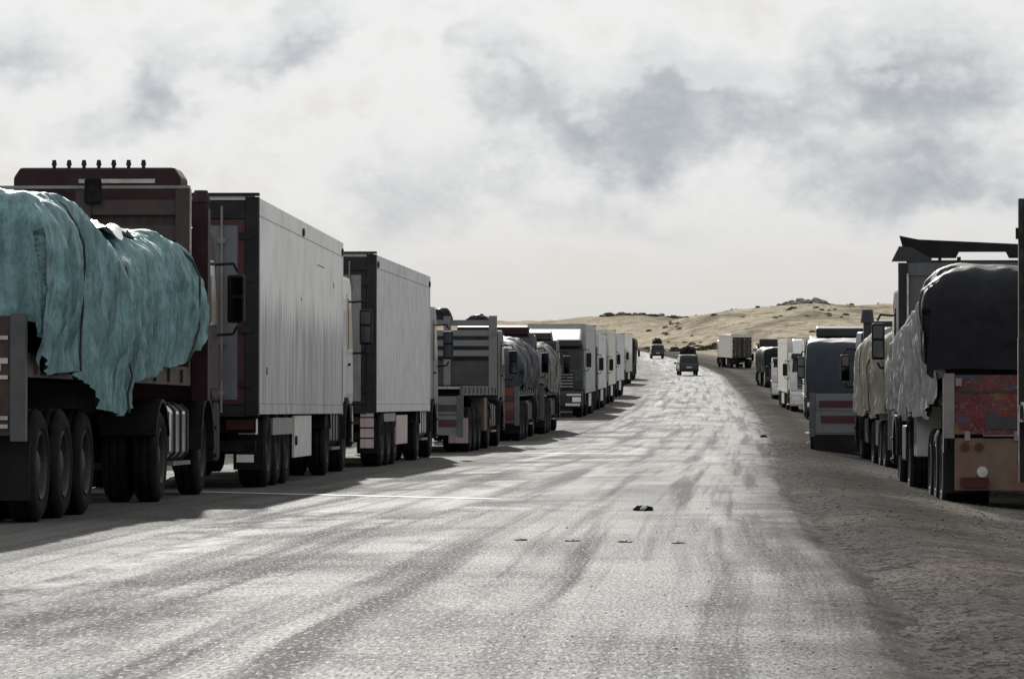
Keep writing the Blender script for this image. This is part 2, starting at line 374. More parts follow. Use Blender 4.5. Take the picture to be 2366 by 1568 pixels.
def ground_material():
    m = bpy.data.materials.new('dry_ground'); m.use_nodes = True; nt = m.node_tree; N = nt.nodes; L = nt.links
    bs = N['Principled BSDF']; bs.inputs['Roughness'].default_value = .9; bs.inputs['Specular IOR Level'].default_value = .0
    ge = N.new('ShaderNodeNewGeometry'); at = N.new('ShaderNodeAttribute'); at.attribute_name = 'cover'
    sp = N.new('ShaderNodeSeparateXYZ'); L.new(at.outputs['Vector'], sp.inputs[0])
    def nz(sc, det=6, sv=(1,1,1), ro=.6):
        mp = N.new('ShaderNodeMapping'); L.new(ge.outputs['Position'], mp.inputs[0]); mp.inputs['Scale'].default_value = sv
        n = N.new('ShaderNodeTexNoise'); L.new(mp.outputs[0], n.inputs['Vector']); n.inputs['Scale'].default_value = sc
        n.inputs['Detail'].default_value = det; n.inputs['Roughness'].default_value = ro; return n.outputs[0]
    def mr(v, a, b, c=0., d=1.):
        n = N.new('ShaderNodeMapRange'); L.new(v, n.inputs[0])
        for i, q in enumerate((a, b, c, d)): n.inputs[i+1].default_value = q
        return n.outputs[0]
    def mm(op, a, b):
        n = N.new('ShaderNodeMath'); n.operation = op
        for i, v in enumerate((a, b)):
            if isinstance(v, (int, float)): n.inputs[i].default_value = v
            else: L.new(v, n.inputs[i])
        return n.outputs[0]
    def mixc(f, a, b):
        n = N.new('ShaderNodeMix'); n.data_type = 'RGBA'
        if isinstance(f, (int, float)): n.inputs[0].default_value = f
        else: L.new(f, n.inputs[0])
        for s, v in ((6, a), (7, b)):
            if isinstance(v, tuple): n.inputs[s].default_value = (*v, 1)
            else: L.new(v, n.inputs[s])
        return n.outputs[2]
    # roadside dirt: gravelly grey-brown with sandy patches and tyre-dark bands along the road
    dirt = mixc(mr(nz(.9), .35, .65), (.135, .132, .129), (.22, .213, .203))
    dirt = mixc(mr(nz(.35, 5, (1, .25, 1)), .5, .66), dirt, (.34, .305, .25))
    dirt = mixc(mr(nz(9, 4, (1, .4, 1)), .50, .66, 0, .9), dirt, (.03, .028, .026))
    dirt = mixc(mr(nz(40, 2, (1, .2, 1)), .50, .62, 0, .8), dirt, (.028, .027, .026))
    dirt = mixc(mr(nz(30, 2, (1, .2, 1)), .54, .68, 0, .7), dirt, (.17, .16, .145))
    dirt = mixc(mm('MULTIPLY', sp.outputs[2], mr(nz(1.5), .3, .6, .35, .95)), dirt, (.075, .066, .060))
    # hills: dry straw grass with bare rocky ground and dark scrub bands
    hill = mixc(mr(nz(.06, 6, (1, .35, 1)), .35, .65), (.42, .365, .275), (.57, .505, .385))
    hill = mixc(mr(nz(.5, 5, (1, .25, 1), .75), .47, .62, 0, .8), hill, (.20, .17, .13))
    dark = mm('MAXIMUM', mr(nz(.05, 7, (1, .3, 1), .68), .50, .60), mm('MULTIPLY', sp.outputs[1], mr(nz(.12, 6, (1,.4,1)), .36, .5)))
    hill = mixc(mm('MULTIPLY', dark, .62), hill, (.11, .095, .075))
    c = mixc(sp.outputs[0], dirt, hill)
    L.new(c, bs.inputs['Base Color'])
    b = N.new('ShaderNodeBump'); b.inputs['Strength'].default_value = .5; b.inputs['Distance'].default_value = .022
    L.new(nz(7, 8, (1,1,1), .7), b.inputs['Height']); L.new(b.outputs[0], bs.inputs['Normal'])
    return m

def make_ground():
    ys = rows(-40, 12, 4, 0)+rows(12.6, 3400, .6, .018)
    ss = sorted(set([-2600,-1500,-900,-500,-300,-200,-140,-100,-75,-55,-42,-33,-26,-21]+[-18+i*1.0 for i in range(18)]+[0+i*.4 for i in range(40)]
                    +[16+i*1.2 for i in range(20)]+[40+i*3 for i in range(35)]+[150,170,200,240,300,380,500,700,1000,1500,2600]))
    V = []; mask = []; F = []
    for Y in ys:
        r = redge(min(Y, 800)) if Y > 0 else redge(0)+.05*Y
        for s in ss:
            X = r+s
            z = ground(X, Y)
            e = X-redge(Y)
            if -12.8 < e < .15 and Y < 1000: z -= .06
            V.append((X, Y, z))
            hm = sstep(470, 640, Y)*sstep(1.5, 14, e)+sstep(5, 12, e)*sstep(330, 460, Y)*.7
            if e < -13: hm = sstep(-16, -40, e)*sstep(150, 300, Y)
            rk = max(math.exp(-((Y-1130)/70)**2-((X-86)/13)**2), math.exp(-((Y-1800)/160)**2-((X-60)/18)**2)*1.1)
            band = math.exp(-((e-.9)/.8)**2)+.6*math.exp(-((e-3.2)/.9)**2)
            mask.append((min(1, hm), min(1, rk), min(1, band)))
    n = len(ss)
    for i in range(len(ys)-1):
        for j in range(n-1): F.append((i*n+j, i*n+j+1, (i+1)*n+j+1, (i+1)*n+j))
    me = attr_mesh('ground', V, F, mask=mask); me.materials.append(ground_material())
    o = bpy.data.objects.new('ground', me); COL.objects.link(o); struct(o)
make_ground()

def asphalt_material():
    m = bpy.data.materials.new('worn_asphalt'); m.use_nodes = True; nt = m.node_tree; N = nt.nodes; L = nt.links
    bs = N['Principled BSDF']
    uv = N.new('ShaderNodeUVMap'); uv.uv_map = 'UVMap'
    su = N.new('ShaderNodeSeparateXYZ'); L.new(uv.outputs[0], su.inputs[0])
    def nz(sc, det=6, sv=(1,1,1), ro=.6, dist=0.):
        mp = N.new('ShaderNodeMapping'); L.new(uv.outputs[0], mp.inputs[0]); mp.inputs['Scale'].default_value = sv
        n = N.new('ShaderNodeTexNoise'); L.new(mp.outputs[0], n.inputs['Vector']); n.inputs['Scale'].default_value = sc
        n.inputs['Detail'].default_value = det; n.inputs['Roughness'].default_value = ro; n.inputs['Distortion'].default_value = dist; return n.outputs[0]
    def mr(v, a, b, c=0., d=1.):
        n = N.new('ShaderNodeMapRange'); L.new(v, n.inputs[0])
        for i, q in enumerate((a, b, c, d)): n.inputs[i+1].default_value = q
        return n.outputs[0]
    def mm(op, a, b):
        n = N.new('ShaderNodeMath'); n.operation = op
        for i, v in enumerate((a, b)):
            if isinstance(v, (int, float)): n.inputs[i].default_value = v
            else: L.new(v, n.inputs[i])
        return n.outputs[0]
    def mixc(f, a, b):
        n = N.new('ShaderNodeMix'); n.data_type = 'RGBA'
        if isinstance(f, (int, float)): n.inputs[0].default_value = f
        else: L.new(f, n.inputs[0])
        for s, v in ((6, a), (7, b)):
            if isinstance(v, tuple): n.inputs[s].default_value = (*v, 1)
            else: L.new(v, n.inputs[s])
        return n.outputs[2]
    # gloss: how polished the surface is; worn pale stone is glossy, oil, tar and dust are dull
    c = mixc(mr(nz(.7, 5, (1, .45, 1), .65), .32, .68), (.105, .107, .109), (.155, .156, .156))
    g = mr(nz(.8, 5, (1, .3, 1), .65), .30, .70, .62, 1.0)
    def layer(mask, amt, col, gl):
        nonlocal c, g
        f = mm('MULTIPLY', mask, amt) if amt != 1 else mask
        c = mixc(f, c, col)
        g = mm('ADD', mm('MULTIPLY', g, mm('SUBTRACT', 1.0, f)), mm('MULTIPLY', f, gl))
    left = mr(su.outputs[0], -2.6, 1.5, 1., .22)
    layer(mm('MULTIPLY', mr(nz(.55, 6, (.9, .30, 1), .7, .6), .47, .60), left), .85, (.05, .05, .052), .12)      # oil and fresh tar patches
    layer(mm('MULTIPLY', mr(nz(1.3, 5, (.35, 1.0, 1), .7, .3), .54, .66), mr(su.outputs[0], -1.5, 2.0, .9, .3)), .55, (.06, .06, .062), .25)   # cross-wise scuffs
    layer(mr(nz(1, 4, (2.4, .030, 1), .6), .49, .61), .78, (.055, .055, .057), .22)                                # tyre-dark runs along the road
    layer(mr(nz(1, 4, (5.5, .05, 1), .6), .56, .66), .5, (.05, .05, .052), .25)
    layer(mr(nz(1.0, 3, (1.6, .04, 1), .5), .58, .70), .6, (.19, .19, .188), 1.25)                               # polished pale wheel tracks
    layer(mr(nz(60, 2, (1, .16, 1), .7), .48, .62), .65, (.04, .04, .042), .15)                                  # aggregate
    layer(mr(nz(48, 2, (1, .16, 1), .7), .54, .68), .6, (.26, .26, .258), 1.35)
    # what is left of an old painted edge line
    el_ = mm('ABSOLUTE', mm('ADD', mm('ADD', su.outputs[0], 2.52), mm('MULTIPLY', mm('SUBTRACT', nz(.4, 3, (1, .5, 1)), .5), .25)), 0.)
    layer(mm('MULTIPLY', mm('MULTIPLY', mr(el_, .05, .20, 1., 0.), mr(su.outputs[1], 36., 46., 1., 0.)), mr(nz(2.2, 6, (1, .35, 1), .75), .42, .62)), .6, (.36, .36, .355), 1.15)
    edge = mr(mm('ADD', su.outputs[0], mm('MULTIPLY', nz(.8, 6, (1, .35, 1), .75), 2.4)), 2.5, 3.7)
    layer(edge, .95, mixc(mr(nz(6, 4, (1, .4, 1)), .4, .6), (.055, .051, .047), (.12, .108, .092)), .06)           # dirt worked onto the edge
    ldirt_shade = mr(mm('ADD', su.outputs[0], mm('MULTIPLY', nz(.5, 6, (1, .5, 1)), 3.)), -3.0, -1.2, 1., 0.)
    layer(ldirt_shade, .65, (.085, .077, .068), .30)  # oily dirt where trucks park, coloured darker to deepen their shadow on the road
    L.new(c, bs.inputs['Base Color'])
    bs.inputs['Specular IOR Level'].default_value = .72; bs.inputs['Roughness'].default_value = .72
    dull = N.new('ShaderNodeBsdfDiffuse'); L.new(c, dull.inputs['Color']); dull.inputs['Roughness'].default_value = .6
    mx = N.new('ShaderNodeMixShader'); L.new(mm('MULTIPLY', g, .80), mx.inputs[0]); L.new(dull.outputs[0], mx.inputs[1]); L.new(bs.outputs[0], mx.inputs[2])
    L.new(mx.outputs[0], N['Material Output'].inputs['Surface'])
    b = N.new('ShaderNodeBump'); b.inputs['Strength'].default_value = .8; b.inputs['Distance'].default_value = .02
    L.new(nz(30, 4, (1,1,1), .75), b.inputs['Height']); L.new(b.outputs[0], bs.inputs['Normal'])
    return m

def make_road():
    ys = rows(-6, 10, 2, 0)+rows(10.2, 60, .12, 0)+rows(60.3, 1250, .3, .012)
    base = [-12.4, -11.5, -10, -8.5, -7.3, -6, -4.8, -3.6, -2.4, -1.2, 0, 1.0, 1.7, 2.1, ROAD_W/2]
    V = []; F = []; UV = []
    for Y in ys:
        c = center(Y); 
        je = noise.noise(Vector((0, Y*.9, 0)))*.16+noise.noise(Vector((3, Y*4, 0)))*.06+noise.noise(Vector((5, Y*.18, 0)))*.3
        jl = noise.noise(Vector((9, Y*.5, 0)))*.4
        for k, s in enumerate(base):
            q = s+(je if k == len(base)-1 else je*.5 if k == len(base)-2 else jl if k == 0 else 0)
            X = c+q
            z = EYE-road_h(Y)-.0072*abs(q)
            if k == len(base)-1: z = min(z, ground(X, Y))-.07
            V.append((X, Y, z)); UV.append((q, Y))
    n = len(base)
    for i in range(len(ys)-1):
        for j in range(n-1): F.append((i*n+j, i*n+j+1, (i+1)*n+j+1, (i+1)*n+j))
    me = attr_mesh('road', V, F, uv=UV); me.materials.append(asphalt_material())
    o = bpy.data.objects.new('road', me); COL.objects.link(o); struct(o)
    return o
make_road()
def road_z(X, Y): return EYE-road_h(Y)-.0072*abs(X-center(Y))

def paint_mat():
    m = mat('road_paint', (.80, .80, .78), .7, spec=.35, var=.08, scale=4, dirt=(.28, .275, .26), dirt_amt=.75, dirt_scale=4)
    return m
paint_mat()
def strip(name, pts, w, m, jag=.02, step=.15):
    """painted line along points on the road, hugging its surface, with ragged edges"""
    V = []; F = []; P = []
    for a, b in zip(pts[:-1], pts[1:]):
        n = max(2, int((Vector(b)-Vector(a)).length/step))
        P += [Vector(a).lerp(Vector(b), i/n) for i in range(n)]
    P.append(Vector(pts[-1]))
    for i, p in enumerate(P):
        d = (P[min(i+1, len(P)-1)]-P[max(i-1, 0)]).normalized(); nrm = Vector((-d.y, d.x))
        for s in (-1, 1):
            q = p+nrm*s*(w/2*(1+.0)+jag*noise.noise(Vector((i*.9, s*7, 0)))*1.5)
            V.append((q.x, q.y, road_z(q.x, q.y)+.006))
    for i in range(len(P)-1): F.append((2*i, 2*i+1, 2*i+3, 2*i+2))
    me = attr_mesh(name, V, F); me.materials.append(M[m])
    o = bpy.data.objects.new(name, me); COL.objects.link(o); return struct(o)
strip('road_marking', [(-3.9, 48.9), (-3.03, 47.6), (-.16, 43.5)], .16, 'road_paint')
strip('road_marking', [(-.1, 88.3), (.17, 88), (2.9, 85)], .16, 'road_paint')

# ------------------------------------------------------------------ vehicle parts
def tyre_mesh(r, w, dual=False, n=30):
    def prof(x0, x1):
        w_ = x1-x0
        return [(x0+.03, r*.60), (x0, r*.70), (x0-.0+.005, r*.86), (x0+.035, r*.965), (x0+.06, r), (x0+w_*.30, r), (x0+w_*.31, r-.014), (x0+w_*.36, r-.014), (x0+w_*.37, r),
                (x0+w_*.63, r), (x0+w_*.64, r-.014), (x0+w_*.69, r-.014), (x0+w_*.70, r), (x1-.06, r), (x1-.035, r*.965), (x1-.005, r*.86), (x1, r*.70), (x1-.03, r*.60)]
    mb = MB()
    if dual: mb.lathe_x(prof(-w/2, -.025), n); mb.lathe_x(prof(.025, w/2), n)
    else: mb.lathe_x(prof(-w/2, w/2), n)
    return mb.mesh('wheel', 0, True)
def rim_mesh(r, w, side, n=30):
    s = side; o = s*w/2
    mb = MB().lathe_x([(o-s*.03, r*.61), (o-s*.005, r*.585), (o-s*.03, r*.54), (o-s*.12, r*.50), (o-s*.13, r*.30), (o-s*.05, r*.26), (o-s*.03, r*.12), (o-s*.03, .001)], n)
    for i in range(8):
        a = 2*math.pi*i/8
        mb.cyl((o-s*.135, r*.38*math.cos(a), r*.38*math.sin(a)), (o-s*.10, r*.38*math.cos(a), r*.38*math.sin(a)), .03, 6)
    return mb.mesh('rim', 0, False)
WM = {}
def wheel(v, x, y, r=.52, w=.32, dual=False):
    k = (r, w, dual)
    if k not in WM: WM[k] = (tyre_mesh(r, w, dual), rim_mesh(r, w, 1), rim_mesh(r, w, -1))
    t = obj('wheel', WM[k][0], 'rubber', v); t.location = (x, y, r)
    t.rotation_euler = (random.uniform(0, 6), 0, 0)
    obj('rim', WM[k][1 if x > 0 else 2], 'rim_steel', t)
    return t
def axle(v, y, half=1.25, dual=False, r=.52):
    w = .62 if dual else .38
    for s in (-1, 1): wheel(v, s*(half-w/2-.02), y, r, w, dual)
    each('axle', MB().cyl((-half+.3, y, r), (half-.3, y, r), .075, 10).cyl((-.45, y, r), (-.45, y+.6, r+.22), .05, 6).cyl((.45, y, r), (.45, y+.6, r+.22), .05, 6), 'chassis', v)
def flaps(v, y, half=1.25, w=.42, z0=.22, z1=.85, m='black_plastic'):
    for s in (-1, 1):
        obj('mudflap', MB().box(s*(half-.02-w) if s > 0 else -half+.02, half-.02 if s > 0 else -half+.02+w, y-.008, y+.008, z0, z1), m, v)
def both(name, v, m, fn, **k):
    for s in (-1, 1):
        if name == 'landing_leg': obj(name, fn(s), m, v, **k)
        else: each(name, fn(s), m, v, **k)
def sbox(s, x0, x1, *r):
    return MB().box(min(s*x0, s*x1), max(s*x0, s*x1), *r)

def tractor(v, y0, paint, H=3.25, roof='wedge', drive=(-3.0,), tank='steel', visor=True, lamps=0, guard=None, rigid=False, mirror_glass='mirror_glass', light='lamp_clear', tyres=.52):
    """cab-over truck cab; y0 = back of the cab; faces +y"""
    W = 1.22
    Y = lambda pts: [(y0+a, z) for a, z in pts]
    obj('cab', MB().prism(Y([(0,1.14),(0,H-.06),(.08,H),(1.5,H+.02),(1.82,H-.14),(2.10,2.02),(2.20,1.55),(2.20,1.14),(1.56,1.14),(1.42,1.24),(.46,1.24),(.30,1.14)]), -W, W), paint, v, bevel=.05)
    # windscreen follows the raked front
    dn = Vector((0, 2.10-1.82, 2.02-(H-.14))).normalized(); nn = Vector((0, -dn.z, dn.y)); nn = nn if nn.y > 0 else -nn
    a = Vector((0, y0+1.82, H-.14))+dn*.16; b = Vector((0, y0+2.10, 2.02))-dn*.02
    mb = MB(); q = []
    for p, hw in ((a, W-.16), (b, W-.10)):
        for s in (-1, 1): q += [Vector((s*hw, p.y, p.z))+nn*.004, Vector((s*hw, p.y, p.z))+nn*.022]
    mb.add(q, [(1,3,7,5),(0,4,6,2),(0,1,5,4),(2,6,7,3),(0,2,3,1),(4,5,7,6)])
    ws = obj('windscreen', mb, 'glass', v)
    wb = MB()
    for x0, x1 in ((-.75, -.1), (.1, .75)):
        p = Vector((x0, b.y, b.z+.04))+nn*.03; t = Vector((x1, (a.y+b.y)/2+.06, (a.z+b.z)/2-.15))+nn*.03
        wb.tube([p, t], .012, 5)
    each('wiper', wb, 'black_plastic', ws)
    for s in (-1, 1):
        d = obj('door', MB().prism(Y([(.86,1.30),(.86,H-.28),(1.52,H-.28),(1.96,2.02),(2.03,1.55),(2.03,1.30)]), s*W, s*(W+.014)), paint, v)
        obj('side_window', MB().prism(Y([(.93,2.06),(.93,H-.35),(1.48,H-.35),(1.86,2.10)]), s*(W+.014), s*(W+.024)), 'glass', d)
        obj('handle', MB().box(*sorted((s*(W+.014), s*(W+.05))), y0+.95, y0+1.13, 1.78, 1.82), 'black_plastic', d)
        each('step', MB().box(*sorted((s*(W-.33), s*(W+.005))), y0+1.58, y0+1.98, .42, 1.13).box(*sorted((s*(W-.05), s*(W+.04))), y0+1.62, y0+1.94, .46, .50).box(*sorted((s*(W-.05), s*(W+.04))), y0+1.62, y0+1.94, .80, .84), 'black_plastic', v)
        # wheel arch
        arc = [(y0+.95+.66*math.cos(t), .56+.66*math.sin(t)) for t in [math.pi*i/10 for i in range(11)]]
        arc2 = [(y0+.95+.60*math.cos(t), .56+.60*math.sin(t)) for t in [math.pi*i/10 for i in range(11)]]
        obj('fender', MB().prism(arc+arc2[::-1], *sorted((s*(W-.36), s*(W+.02)))), 'black_plastic', v)
        # mirrors: housing, glass to the rear, two arms
        x0, x1 = s*(W+.13), s*(W+.345)
        h = obj('mirror', MB().box(*sorted((x0, x1)), y0+1.92, y0+2.06, H-1.10, H-.50), 'black_plastic', v, bevel=.035)
        each('mirror_glass', MB().box(*sorted((x0+s*.025, x1-s*.025)), y0+1.910, y0+1.918, H-1.06, H-.79).box(*sorted((x0+s*.025, x1-s*.025)), y0+1.910, y0+1.918, H-.75, H-.54), mirror_glass, h)
        each('mirror_arm', MB().tube([(s*(W-.02), y0+1.85, H-.38), (s*(W+.2), y0+2.0, H-.36), (s*(W+.25), y0+2.0, H-.46)], .018, 6).tube([(s*(W-.02), y0+1.98, H-1.25), (s*(W+.2), y0+2.0, H-1.24), (s*(W+.25), y0+2.0, H-1.14)], .018, 6), 'black_plastic', h, groups=2)
    obj('bumper', MB().prism(Y([(1.99,.40),(1.99,1.12),(2.24,1.12),(2.32,.95),(2.32,.50),(2.26,.40)]), -W+.005, W-.005), paint if roof != 'rack' else 'black_plastic', v, bevel=.03)
    for s in (-1, 1):
        obj('headlight', MB().box(*sorted((s*.78, s*1.14)), y0+2.27, y0+2.335, .66, .86), light, v, bevel=.015)
        obj('fog_lamp', MB().cyl((s*.9, y0+2.30, .54), (s*.9, y0+2.335, .54), .06, 10), light, v)
    g = obj('grille', MB().box(-.86, .86, y0+2.185, y0+2.212, 1.22, 1.90), 'black_plastic', v)
    for i in range(5): obj('grille_slat', MB().box(-.82, .82, y0+2.213, y0+2.24, 1.27+i*.125, 1.33+i*.125), 'steel' if roof != 'rack' else paint, g)
    obj('number_plate', MB().box(-.26, .26, y0+2.322, y0+2.332, .46, .57), 'plate', v)
    if visor:
        obj('sun_visor', MB().prism(Y([(1.80,H-.02),(2.06,H-.20),(2.05,H-.25),(1.78,H-.07)]), -W+.08, W-.08), 'black_plastic', v)
    if roof == 'wedge':
        obj('roof_deflector', MB().prism(Y([(.03,H+.012),(.03,H+.62),(.16,H+.68),(.55,H+.62),(1.45,H+.012)]), -1.02, 1.02), paint, v, bevel=.04)
    elif roof == 'tall':
        d = obj('roof_deflector', MB().prism([(-1.01,H+.012),(-1.01,H+.60),(-.93,H+.72),(.93,H+.72),(1.01,H+.60),(1.01,H+.012)], y0+.10, y0+.75, 'y').box(-1.20,-1.03,y0+.1,y0+.6,H+.012,H+.36), paint, v, bevel=.03)
        for i in range(lamps):
            x = -.53+i*.18
            l = obj('marker_lamp', MB().cyl((x, y0+.18, H+.72), (x, y0+.18, H+.75), .022, 8).cyl((x, y0+.18, H+.75), (x, y0+.18, H+.815), .034, 10, .022), 'maroon', d)
        obj('lamp_board', MB().box(-.22, .70, y0+.080, y0+.099, H+.53, H+.58), 'stripe_white', d)
    elif roof == 'wing':
        d = obj('roof_deflector', MB().prism([(-1.1,H+.50),(-1.20,H+.86),(-.9,H+.80),(1.25,H+.70),(1.25,H+.50),(.55,H+.50),(.50,H+.60),(-.25,H+.60),(-.30,H+.50)], y0+.05, y0+.12, 'y'), 'black_plastic', v)
        each('wing_strut', MB().box(-.92,-.87,y0+.06,y0+.11,H,H+.55).box(-.58,-.53,y0+.06,y0+.11,H,H+.55).box(-.92,-.53,y0+.06,y0+.11,H+.28,H+.33).box(-.28,-.22,y0+.06,y0+.11,H,H+.52).box(.86,.92,y0+.06,y0+.11,H,H+.52), 'frame_dark', d)
        obj('wind_shell', MB().prism(Y([(.13,H+.012),(.13,H+.47),(.3,H+.47),(1.4,H+.012)]), -1.0, 1.0), 'dark_cab', d)
    elif roof == 'low':
        obj('roof_deflector', MB().prism(Y([(.05,H+.012),(.05,H+.24),(.35,H+.30),(1.45,H+.012)]), -1.05, 1.05), paint, v, bevel=.03)
    each('chassis_rail', MB().box(-.46,-.36,y0+drive[-1]-.7,y0+1.9,.72,.98).box(.36,.46,y0+drive[-1]-.7,y0+1.9,.72,.98).box(-.36,.36,y0+drive[-1]-.6,y0+drive[-1]-.5,.74,.96).box(-.36,.36,y0-.3,y0-.2,.74,.96), 'chassis', v)
    for s in (-1, 1): wheel(v, s*(W-.20), y0+.95, tyres, .30)
    for d in drive: axle(v, y0+d, 1.24, True, tyres)
    if not rigid:
        both('rear_fender', v, 'black_plastic', lambda s: MB().prism([(y0+drive[0]+.62*math.cos(t), .52+.64*math.sin(t)) for t in [math.pi*(.12+.76*i/8) for i in range(9)]]+[(y0+drive[0]+.58*math.cos(t), .52+.60*math.sin(t)) for t in [math.pi*(.12+.76*i/8) for i in range(9)]][::-1], *sorted((s*.62, s*1.23))))
        obj('fifth_wheel', MB().cyl((0, y0+drive[0], .98), (0, y0+drive[0], 1.06), .42, 16), 'chassis', v)
    t0, t1 = y0-2.05, y0-.55
    t = obj('fuel_tank', MB().prism([(.62,.55),(.70,.47),(1.12,.47),(1.20,.55),(1.20,1.02),(1.12,1.10),(.70,1.10),(.62,1.02)], t0, t1, 'y'), tank, v, bevel=.03)
    for yy in (t0+.2, (t0+t1)/2, t1-.2):
        obj('tank_strap', MB().prism([(.605,.54),(.69,.455),(1.13,.455),(1.215,.54),(1.215,1.03),(1.13,1.115),(.69,1.115),(.605,1.03)], yy-.05, yy+.05, 'y'), 'frame_dark', t)
    obj('battery_box', MB().box(-1.2,-.62,t0+.2,t1-.2,.5,1.05), 'black_plastic', v, bevel=.03)
    obj('tank_step', MB().box(.70,1.22,t0,t1,.40,.445), 'steel', v)

def tail_lamps(v, z, half=1.25, y=0.):
    for s in (-1, 1):
        obj('tail_lamp', MB().box(*sorted((s*(half-.42), s*(half-.06))), y-.05, y-.005, z, z+.13), 'red_lamp', v)

def box_trailer(v, L, z0, z1, side, door, frame, header, axles, half=1.25, guards=(), lamps=(), corner='frame_dark', roof_m=None, front_unit=True, edge_red=True, flapm='black_plastic', legs=True):
    H = half; t = .05
    obj('floor', MB().box(-H+t, H-t, .06, L-.06, z0, z0+.10), 'chassis', v)
    for s in (-1, 1):
        p = obj('side_wall', MB().box(*sorted((s*(H-.045), s*H)), .14, L-.06, z0+.14, z1-.24), side, v)
        obj('top_rail', MB().box(*sorted((s*(H-.05), s*(H+.008))), .14, L-.06, z1-.235, z1-.01), side, v)
        obj('bottom_rail', MB().box(*sorted((s*(H-.06), s*(H+.010))), .14, L-.06, z0, z0+.135), side, v)
        obj('rear_post', MB().box(*sorted((s*(H-.16), s*(H+.012))), 0, .138, z0-.02, z1-.001), corner, v)
        obj('front_post', MB().box(*sorted((s*(H-.09), s*(H+.012))), L-.058, L+.02, z0-.02, z1-.001), side, v, bevel=.012)
        for yy in lamps:
            obj('side_lamp', MB().prism([(yy+.13*math.cos(a), z1-.17+.06*math.sin(a)) for a in [2*math.pi*i/12 for i in range(12)]], s*(H+.008), s*(H+.03)), 'black_plastic', v)
    obj('roof', MB().box(-H+.05, H-.05, .02, L-.02, z1-.04, z1+.01), roof_m or side, v)
    obj('front_wall', MB().box(-H+.09, H-.09, L-.05, L, z0, z1-.045), side, v)
    obj('rear_header', MB().box(-H+.165, H-.165, 0, .10, z1-.28, z1-.05), header, v)
    obj('header_cap', MB().box(-H-.015, H+.015, -.035, .12, z1+.012, z1+.05), header, v)
    obj('rear_sill', MB().box(-H+.165, H-.165, -.01, .10, z0-.03, z0+.12), 'frame_dark', v)
    for s in (-1, 1):
        x0, x1 = sorted((s*.012, s*(H-.17)))
        d = obj('door', MB().box(x0, x1, .03, .09, z0+.13, z1-.29), door, v)
        fr = MB()
        fr.box(x0, x1, .018, .029, z1-.36, z1-.29).box(x0, x1, .018, .029, z0+.13, z0+.19)
        e0, e1 = sorted((s*(H-.17), s*(H-.26))); fr.box(e0, e1, .018, .029, z0+.19, z1-.36)
        e0, e1 = sorted((s*.012, s*.07)); fr.box(e0, e1, .018, .029, z0+.19, z1-.36)
        obj('door_seal', fr, frame if edge_red else 'frame_dark', d)
        for q in (.28, .72):
            xx = s*(.012+(H-.18)*q)
            lb = MB().cyl((xx, .0, z0+.02), (xx, .0, z1-.12), .018, 8)
            for zz in (z0+.25, z0+.9, z1-.6): lb.box(xx-.05, xx+.05, -.012, .018, zz, zz+.06)
            lb.box(xx-.02, xx+.30*(-s if q > .5 else s)*.9 if False else xx+.02, -.03, -.012, z0+.45, z0+.75)
            obj('lock_bar', lb, 'steel', d)
        for zz in (z0+.35, z0+1.05, z1-1.1, z1-.55):
            e0, e1 = sorted((s*(H-.24), s*(H-.06))); obj('hinge', MB().box(e0, e1, -.014, .016, zz, zz+.09), corner, d)
    cr = MB()
    for s in (-1, 1): cr.box(*sorted((s*.42, s*.52)), .2, L-.3, z0-.28, z0-.05)
    y = .5
    while y < L-.4: cr.box(-H+.1, H-.1, y, y+.07, z0-.045, z0-.004); y += .62
    each('chassis_rail', cr, 'chassis', v)
    for a in axles: axle(v, a, H)
    ax = axles[0]
    flaps(v, ax-.68, H, .40, .25, .9, flapm)
    each('axle_fender', MB().box(-H+.02, -H+.42, axles[0]-.55, axles[-1]+.55, 1.08, 1.10).box(H-.42, H-.02, axles[0]-.55, axles[-1]+.55, 1.08, 1.10) if z0 > 1.3 else MB().box(-.4, .4, axles[0]-.3, axles[-1]+.3, z0-.36, z0-.285), 'chassis', v)
    bp = obj('underrun_bumper', MB().box(-H+.03, H-.03, .05, .15, .50, .64).box(-.55,-.47,.06,.3,.642,z0-.05).box(.47,.55,.06,.3,.642,z0-.05), 'chassis', v)
    tail_lamps(v, .78, H, .16)
    obj('lamp_bracket', MB().box(-H+.04, H-.04, .165, .22, .74, .94), 'chassis', v)
    obj('number_plate', MB().box(-.28, .28, .035, .048, .51, .62), 'plate', v)
    if legs:
        both('landing_leg', v, 'chassis', lambda s: MB().box(*sorted((s*.66, s*.80)), L-3.1, L-2.96, .345, z0-.05).box(*sorted((s*.60, s*.86)), L-3.16, L-2.90, .28, .345))
    for (ya, yb, za, zb, m_) in guards:
        both('side_guard', v, m_, lambda s: MB().box(*sorted((s*(H-.05), s*(H-.015))), ya, yb, za, zb))

def rack_headboard(v, y, z0, z1, m, half=1.25, panel=None, slats=4, mid=True, post=.12):
    h = obj('headboard', MB().box(-half+post, half-post, y-.02, y+.02, z0, z0+(z1-z0)*.35), panel or m, v)
    for s in (-1, 1): obj('post', MB().box(*sorted((s*(half-post), s*half)), y-.06, y+.06, z0-.1, z1), m, h)
    if mid: obj('post', MB().box(-.09, .09, y-.05, y+.05, z0, z1-.01), m, h)
    for i in range(slats):
        za = z0+(z1-z0)*(.42+.58*i/slats); hh = (z1-z0)*.58/slats*.58
        for s in (-1, 1):
            obj('slat', MB().box(*sorted((s*(.095 if mid else 0), s*(half-post-.003))), y-.03, y+.03, za, za+hh), m, h)
    return h

